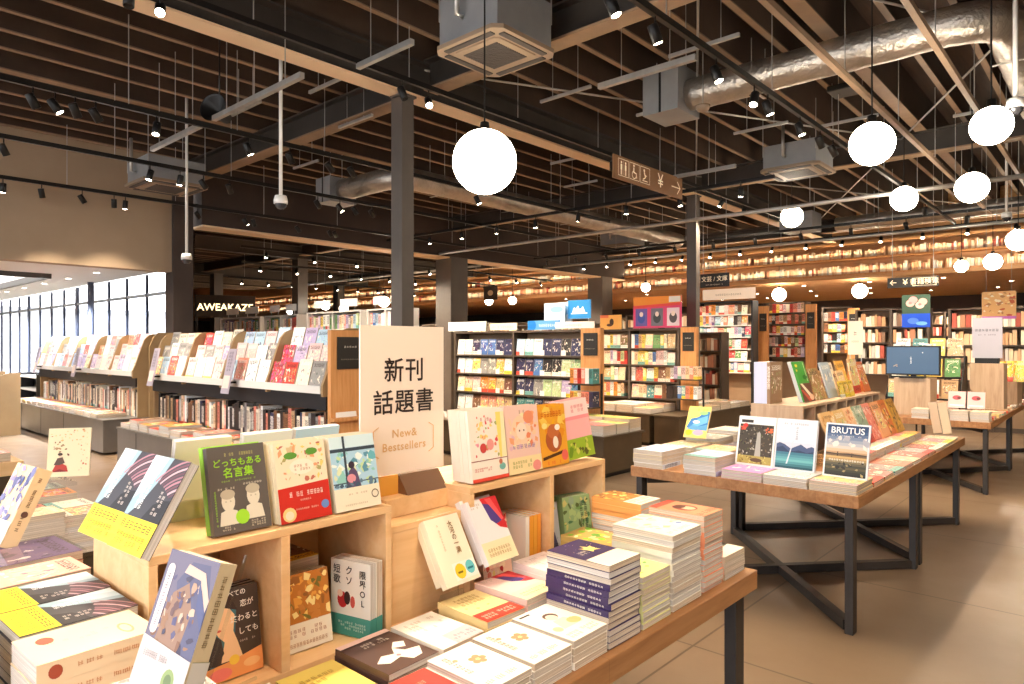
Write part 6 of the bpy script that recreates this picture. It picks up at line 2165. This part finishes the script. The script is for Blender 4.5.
me, _ = art_mesh(.21, .15, strokes(6, (.15, .45, .6, .7), 1, (60, 60, 80), 5, 1) + [('e', .75, .5, .05, .07, (200, 90, 70))], y0=-.0036)
link('print', me, t, (0, 0, 0), (-R(10), 0, 0))
obj('ledge', MB().box(-.05, -.05, -.03, .33, .0245, -.001), M_PANEL, t)
# books in angled rows on the end panel fronts
g = random.Random(61)
for e, (x, y, zz, w, lab) in enumerate(((-5.12, 6.70, (.70, .98), .36, 'end panel of the face-out case'), (-5.03, 9.12, (.66, .95), .40, 'pink poster case end panel'))):
    t = thing('end_shelf', 'two small slanted shelves on the oak ' + lab, 'shelf', (x, y, 0))
    for z in zz:
        obj('shelf_board', MB().box(0, 0, z - .02, w, .22, z), M_BROWN, t)
    for ee in (0, w - .015):
        obj('bracket', MB().box(ee, .19, 0.462, ee + .015, .22, 1.1), M_BAND, t)
    for r_, z in enumerate(zz):
        for k in range(6):
            nm = pick(g, WARM)
            far_book('novel', f'{nm} book, {nth(k + 1)} on the {["lower", "upper"][r_]} slanted shelf of the {lab}', 'book', .14, .185, w / 6.6, (x + .01 + w / 6.3 * k + w / 6.6, y + .02, z + .001), 90, 0, PD[nm], 'slanted shelf books, ' + lab)

# ------------------------------------------------------------------ boards and posters over the cases
def board(name, label, cat, x, y, z, w, h, col, art, stand=True, yaw=0, zfoot=None):
    t = thing(name, label, cat, (x, y, z), (0, 0, R(yaw)))
    obj('panel', MB().box(0, -.006, 0, w, .006, h), plain('board_%02x%02x%02x' % col, col, .5), t)
    if art:
        me, _ = art_mesh(w, h, art, y0=-.0066)
        link('print', me, t)
        for a in art:
            if a[0] == 't':
                letters(a[1], a[4] * h, flat(a[5]), t, (a[2] * w, -.0095, a[3] * h))
    if stand:
        for e in (.12, .88):
            obj('stand_rod', MB().tube([(w * e, .012, h * .6), (w * e, .012, (zfoot if zfoot is not None else z) - z)], .006, 6), M_GALV, t)
    return t


board('header_sign', 'blank white header board over the face-out bookcase', 'sign', -7.72, 7.1, 1.66, .80, .135, (246, 244, 240), None, True, 0, 1.645)
board('header_sign', 'cream header board between white header and blue round sign', 'sign', -6.86, 7.12, 1.66, .52, .10, (240, 222, 196), strokes(4, (.1, .3, .9, .7), 1, (210, 180, 150), 12), True, 0, 1.645)
board('poster', 'pale blue sky poster standing over the face-out bookcase', 'poster', -5.95, 7.25, 1.72, .36, .30, (176, 200, 222), [('e', .3, .3, .3, .25, (226, 230, 236)), ('e', .7, .2, .3, .2, (236, 224, 220)), ('e', .6, .7, .3, .14, (130, 170, 210))], True, 0, 1.645)
board('header_sign', 'blue strip sign with a round blue disc over the face-out bookcase', 'sign', -6.12, 7.1, 1.655, .56, .125, (84, 150, 206), [('e', .13, .5, .14, .62, (30, 116, 196))] + strokes(5, (.36, .3, .9, .7), 1, (220, 234, 244), 8), True, 0, 1.645)
board('poster', 'bright blue card with white seated silhouettes over the bookcases', 'poster', -5.58, 7.3, 1.80, .37, .245, (40, 134, 200), [('r', .03, .05, .97, .95, (46, 140, 206)), ('p', [(.2, .3), (.24, .55), (.3, .62), (.36, .5), (.4, .62), (.46, .7), (.52, .5), (.6, .56), (.66, .66), (.72, .5), (.78, .3)], (244, 246, 248)), ('r', .14, .25, .86, .31, (244, 246, 248))], True, 0, 1.645)
board('poster', 'white and pale blue card beside the bright blue silhouette card', 'poster', -5.78, 7.33, 1.70, .24, .33, (226, 236, 244), [('e', .5, .66, .36, .2, (130, 180, 222)), ('e', .4, .3, .2, .06, (190, 206, 220))], True, 0, 1.645)
board('header_sign', 'cream strip with pink print over the oak end panel', 'sign', -5.62, 7.08, 1.665, .62, .085, (248, 236, 224), strokes(5, (.25, .3, .7, .7), 1, (226, 150, 150), 9), True, 0, 1.645)
t = board('poster', 'pink poster with three dark panels and an orange top band', 'poster', -5.97, 9.55, 1.72, .86, .50, (226, 70, 120), [('p', [(0, .72), (1, .78), (1, 1), (0, 1)], (240, 150, 60)), ('p', [(.02, .64), (.98, .70), (.98, .78), (.02, .72)], (236, 84, 76))] +
          [q for k in range(3) for q in ([('r', .05 + .33 * k, .06, .30 + .33 * k, .62, [(110, 96, 170), (120, 116, 130), (236, 214, 224)][k]), ('e', .175 + .33 * k, .32, .08, .17, [(70, 90, 170), (70, 74, 80), (90, 84, 90)][k]), ('e', .175 + .33 * k, .44, .04, .08, (240, 220, 210))])] + [('r', .75, .8, .98, .98, (248, 240, 230))], True, 0, 1.705)
board('poster', 'orange card with a small dark figure beside the pink poster', 'poster', -6.62, 9.55, 1.71, .42, .24, (240, 176, 90), [('e', .55, .5, .1, .25, (70, 50, 40)), ('e', .45, .3, .14, .1, (90, 60, 50)), ('r', .0, .8, .4, 1, (226, 120, 80))], True, 0, 1.705)
board('header_sign', 'long white header board over the tall white-shelved bookcase', 'sign', -7.2, 14.45, 2.46, 1.22, .24, (240, 226, 212), strokes(5, (.25, .36, .75, .6), 1, (150, 140, 130), 12), True, 0, 2.425)
board('card_sign', 'cream card sign standing above the propped magazines on the ash box', 'sign', -2.62, 9.2, 1.33, .17, .42, (246, 226, 206), strokes(6, (.4, .55, .6, .75), 1, (70, 56, 50), 2, 1) + strokes(7, (.25, .36, .75, .44), 1, (190, 160, 130), 6), True, 0, .47)
plinth('brown plinth holding the cream card sign behind the magazine table', -3.3, -2.42, 8.7, 9.7, .46)
for k in range(4):
    nm = ['peach', 'cream', 'salmon', 'tan'][k]
    far_book('hardcover_book', f'{nm} book pile block on the plinth with the cream card, {nth(k + 1)} along', 'book', .19, .26, .12, (-3.28 + .21 * k, 8.75, .582), 0, 0, PD[nm], 'books on the plinth with the cream card', lying=True)

# sign with pictograms hung below the joists
BX = .0
t = thing('hanging_sign', 'brown hanging sign with toilet pictograms, yen mark and arrow', 'sign', (-4.4, 6.6, 3.375), (0, 0, PI / 2))
obj('board', MB().box(0, -.012, 0, 1.62, .012, .275), M_SIGNBROWN, t, bevel=.003)
IV = plain('sign_ivory', (250, 226, 190), .5, emit=(250, 226, 190), estr=.25)


def frame_rect(mb, x0, z0, x1, z1, w=.006, y=-.0135):
    for a in ((x0, z0, x1, z0 + w), (x0, z1 - w, x1, z1), (x0, z0, x0 + w, z1), (x1 - w, z0, x1, z1)):
        mb.face([(a[0], y, a[1]), (a[2], y, a[1]), (a[2], y, a[3]), (a[0], y, a[3])])


def quad(mb, x0, z0, x1, z1, y=-.0135):
    mb.face([(x0, y, z0), (x1, y, z0), (x1, y, z1), (x0, y, z1)])


def disc(mb, x, z, r, y=-.0135):
    mb.face([(x + r * math.cos(2 * PI * i / 14), y, z + r * math.sin(2 * PI * i / 14)) for i in range(14)])


def seg(mb, x0, z0, x1, z1, w=.012, y=-.0135):
    d = Vector((x1 - x0, z1 - z0)).normalized()
    n = Vector((-d.y, d.x)) * w / 2
    mb.face([(x0 + n.x, y, z0 + n.y), (x0 - n.x, y, z0 - n.y), (x1 - n.x, y, z1 - n.y), (x1 + n.x, y, z1 + n.y)])


mb = MB()
for k in range(3):
    frame_rect(mb, .09 + .24 * k, .045, .31 + .24 * k, .245)
for x_ in (.155, .245):
    disc(mb, x_, .205, .016)
    quad(mb, x_ - .018, .12, x_ + .018, .185)
    quad(mb, x_ - .014, .06, x_ - .003, .12)
    quad(mb, x_ + .003, .06, x_ + .014, .12)
quad(mb, .198, .06, .201, .23)
disc(mb, .425, .215, .015)
quad(mb, .416, .13, .434, .195)
seg(mb, .425, .135, .475, .13)
seg(mb, .475, .135, .49, .07)
for i in range(12):
    a0, a1 = PI * .65 + i * PI * 1.25 / 12, PI * .65 + (i + 1) * PI * 1.25 / 12
    seg(mb, .432 + .045 * math.cos(a0), .108 + .045 * math.sin(a0), .432 + .045 * math.cos(a1), .108 + .045 * math.sin(a1), .009)
disc(mb, .66, .2, .018)
seg(mb, .66, .18, .69, .12, .022)
seg(mb, .69, .12, .63, .09, .014)
seg(mb, .67, .15, .72, .14, .01)
seg(mb, .62, .075, .74, .075, .01)
obj('pictogram', mb, IV, t)
mb = MB()
seg(mb, 1.33, .13, 1.55, .13, .013)
seg(mb, 1.48, .21, 1.555, .128, .013)
seg(mb, 1.48, .05, 1.555, .132, .013)
obj('arrow', mb, IV, t)
letters('¥', .24, IV, t, (1.05, -.0135, .135), name='yen_mark')
for e in (.15, 1.45):
    obj('hanging_rod', MB().tube([(e, 0, .275), (e, 0, 4.3 - 3.375)], .005, 6), M_GALV, t)
def black_sign(label, x, y, z, w, h, parts):
    t = thing('hanging_sign', label, 'sign', (x, y, z))
    obj('board', MB().box(0, -.012, 0, w, .012, h), M_SIGNBLACK, t, bevel=.002)
    for s, u, v, sz in parts:
        letters(s, sz * h, IV, t, (u * w, -.0135, v * h))
    for e in (.1, .9):
        obj('hanging_rod', MB().tube([(w * e, 0, h), (w * e, 0, 4.3 - z)], .005, 6), M_GALV, t)
    return t


t = black_sign('black hanging sign with white category letters beside the far steel column', -5.30, 10.55, 2.40, .50, .225, [('文芸 / 文庫', .5, .58, .42)])
me, _ = art_mesh(.50, .225, strokes(4, (.2, .14, .8, .24), 1, (236, 220, 196), 16, .9), y0=-.0132)
link('small_print', me, t)
t = black_sign('black hanging sign with an arrow and yen mark near the arrow end of the soffit', -2.92, 12.35, 2.37, .72, .165, [('←', .12, .5, .8), ('¥', .36, .5, .8), ('書籍検索', .73, .5, .62)])
mb = MB()
frame_rect(mb, .36, .02, .69, .145, .006)
obj('frame_mark', mb, IV, t)
board('hanging_sign', 'small blank black sign hanging beside the square dark column over the white header', 'sign', -10.4, 10.6, 2.42, .4, .3, (50, 36, 26), [('e', .5, .5, .2, .2, (190, 160, 120))], False)

# ------------------------------------------------------------------ the hall next door: cases with white label boards and a lit fascia
g = random.Random(71)
hz = [.5, .8, 1.1, 1.4, 1.72]
for k, (x0, x1, y) in enumerate(((-14.6, -12.9, 6.75), (-12.7, -11.5, 6.75), (-10.9, -9.3, 6.6), (-9.1, -8.2, 6.6))):
    wh = ['beyond the dark corner column', 'second beyond the dark corner column', 'behind the magazine rack dividers', 'behind the wide oak end panel'][k]
    bookcase('white-labelled bookcase ' + wh, x0, x1, y, hz[2:], 2.0, .3, 2, M_TIER, M_TIER)
    for b in range(2):
        bw = (x1 - x0) / 2
        t = thing('label_board', f'white label board on the {["window", "aisle"][b]} half, bookcase {wh}', 'sign', (x0 + bw * b + bw * .2, y + .05, 2.026), group='white label boards')
        obj('board', MB().box(0, -.005, .07, bw * .62, .005, .2), M_WHITECARD, t)
        for e in (.15, .85):
            obj('foot', MB().box(bw * .62 * e - .006, -.004, 0, bw * .62 * e + .006, .004, .07), M_GALV, t)
        xx = x0 + bw * b + .04
        i = 0
        while xx < x0 + bw * (b + 1) - .09:
            th = g.uniform(.05, .08)
            nm = pick(g, COOL)
            i += 1
            far_book('reference_book', f'{nm}-spined book, {nth(i)} along top shelf, {["window", "aisle"][b]} half, bookcase {wh}', 'book', .2, g.uniform(.2, .26), th, (xx + th, y + .03, 1.721), 90, 0, PD[nm], 'top shelf books of the bookcase ' + wh)
            xx += th + .006
t = thing('lit_fascia', 'dark shop fascia with glowing cream letters in the hall next door', 'sign', (-17.95, 8.42, 2.18), (0, 0, R(62)))
obj('board', MB().box(-.75, 0, 0, .75, .06, .6), plain('fascia_dark', (40, 28, 22), .5), t)
letters('AWEAKAZE', .26, plain('fascia_letter', (255, 236, 190), .4, emit=(255, 226, 170), estr=2.0), t, (.0, -.012, .27), name='fascia_lettering', bold=.01)
for e in (-.7, .7):
    obj('support_post', MB().box(e - .03, .01, -2.18, e + .03, .05, 0), M_BAND, t)

# ------------------------------------------------------------------ the mass of tiny far books: the lit ledges and cases deeper in the shop
mb = MB()
g = random.Random(81)
wts2 = [4, 4, 4, 4, 4, 3, 3, 3, 3]
bk = [(248, 230, 204), (240, 212, 176), (226, 186, 146), (250, 240, 222), (214, 164, 120), (190, 130, 100), (180, 86, 70), (206, 200, 190), (140, 110, 90)]
wts = [6, 6, 5, 6, 4, 2, 1, 2, 1]


def mass_row(x0, x1, y, z, wr, hr, d=.16, gap=.03):
    xx = x0
    while xx < x1:
        w = g.uniform(*wr)
        if g.random() > gap:
            mb.box(xx, y, z, xx + w, y + d, z + g.uniform(*hr), g.choices(range(9), wts)[0])
        xx += w + .008


for z in (3.10, 3.47):
    mass_row(-39.0, -14.0, YB + .02, z + .001, (.08, .14), (.14, .22))
    mass_row(-14.0, 1.5, YB + .02, z + .001, (.025, .07), (.13, .22), .16, .05)
o = obj('far_book', mb, [plain('far_%d' % i, c, .6) for i, c in enumerate(bk)])
tag(o, 'countless small pale books along the two lit ledges high on the timber bulkhead', 'books', kind='stuff')
wts = wts2
# deeper cases behind, dark frames with boards; their books are part of the far mass
mb = MB()
deep = ((-11.5, -8.2, 12.2, 1.9), (-14.8, -12.2, 12.6, 2.0), (-19.5, -15.6, 13.6, 2.0), (-4.3, -2.9, 21.0, 2.3), (-2.7, -1.2, 19.0, 2.3), (-1.1, .2, 18.2, 2.2), (-9.9, -7.4, 19.6, 2.3), (-12.6, -10.2, 19.8, 2.3), (-3.9, -2.7, 14.2, 2.1), (-2.3, -1.1, 13.8, 2.05), (-9.6, -7.7, 15.0, 2.2), (-12.4, -9.9, 16.0, 2.2), (-16, -13, 17.6, 2.2), (-21, -17, 19, 2.2), (-6.6, -5.3, 11.3, 1.65))
wh = ['deep in the shop beyond the face-out bookcase', 'in the hall next door beyond the square dark column', 'far down the hall next door', 'under the soffit behind the flower poster', 'under the soffit behind the grey notice board', 'under the soffit at the very edge of view', 'under the soffit beyond the blue silhouette card', 'under the soffit beyond the sky poster', 'beyond the far table, by the flower poster', 'beyond the far table, behind the warm poster', 'standing behind the pink poster', 'farther back behind the sky poster', 'far back beyond the white header', 'farthest back in the hall next door', 'low and dark behind the pink poster case']
for k, (x0, x1, y, top) in enumerate(deep):
    zs = [top - .3 * j for j in range(1, 5)]
    bookcase('dark bookcase ' + wh[k].replace('farthest', 'deepest'), x0, x1, y, zs, top, .3, 2)
    for z in zs:
        bw = (x1 - x0) / 2
        for b in range(2):
            mass_row(x0 + bw * b + .03, x0 + bw * (b + 1) - .12, y + .04, z + .001, (.03, .075), (.17, .25), .16, .04)
o = obj('shelved_book', mb, [plain('far_%d' % i, c, .6) for i, c in enumerate(bk)])
tag(o, 'countless small books filling the dark bookcases deep in the shop', 'books', kind='stuff')
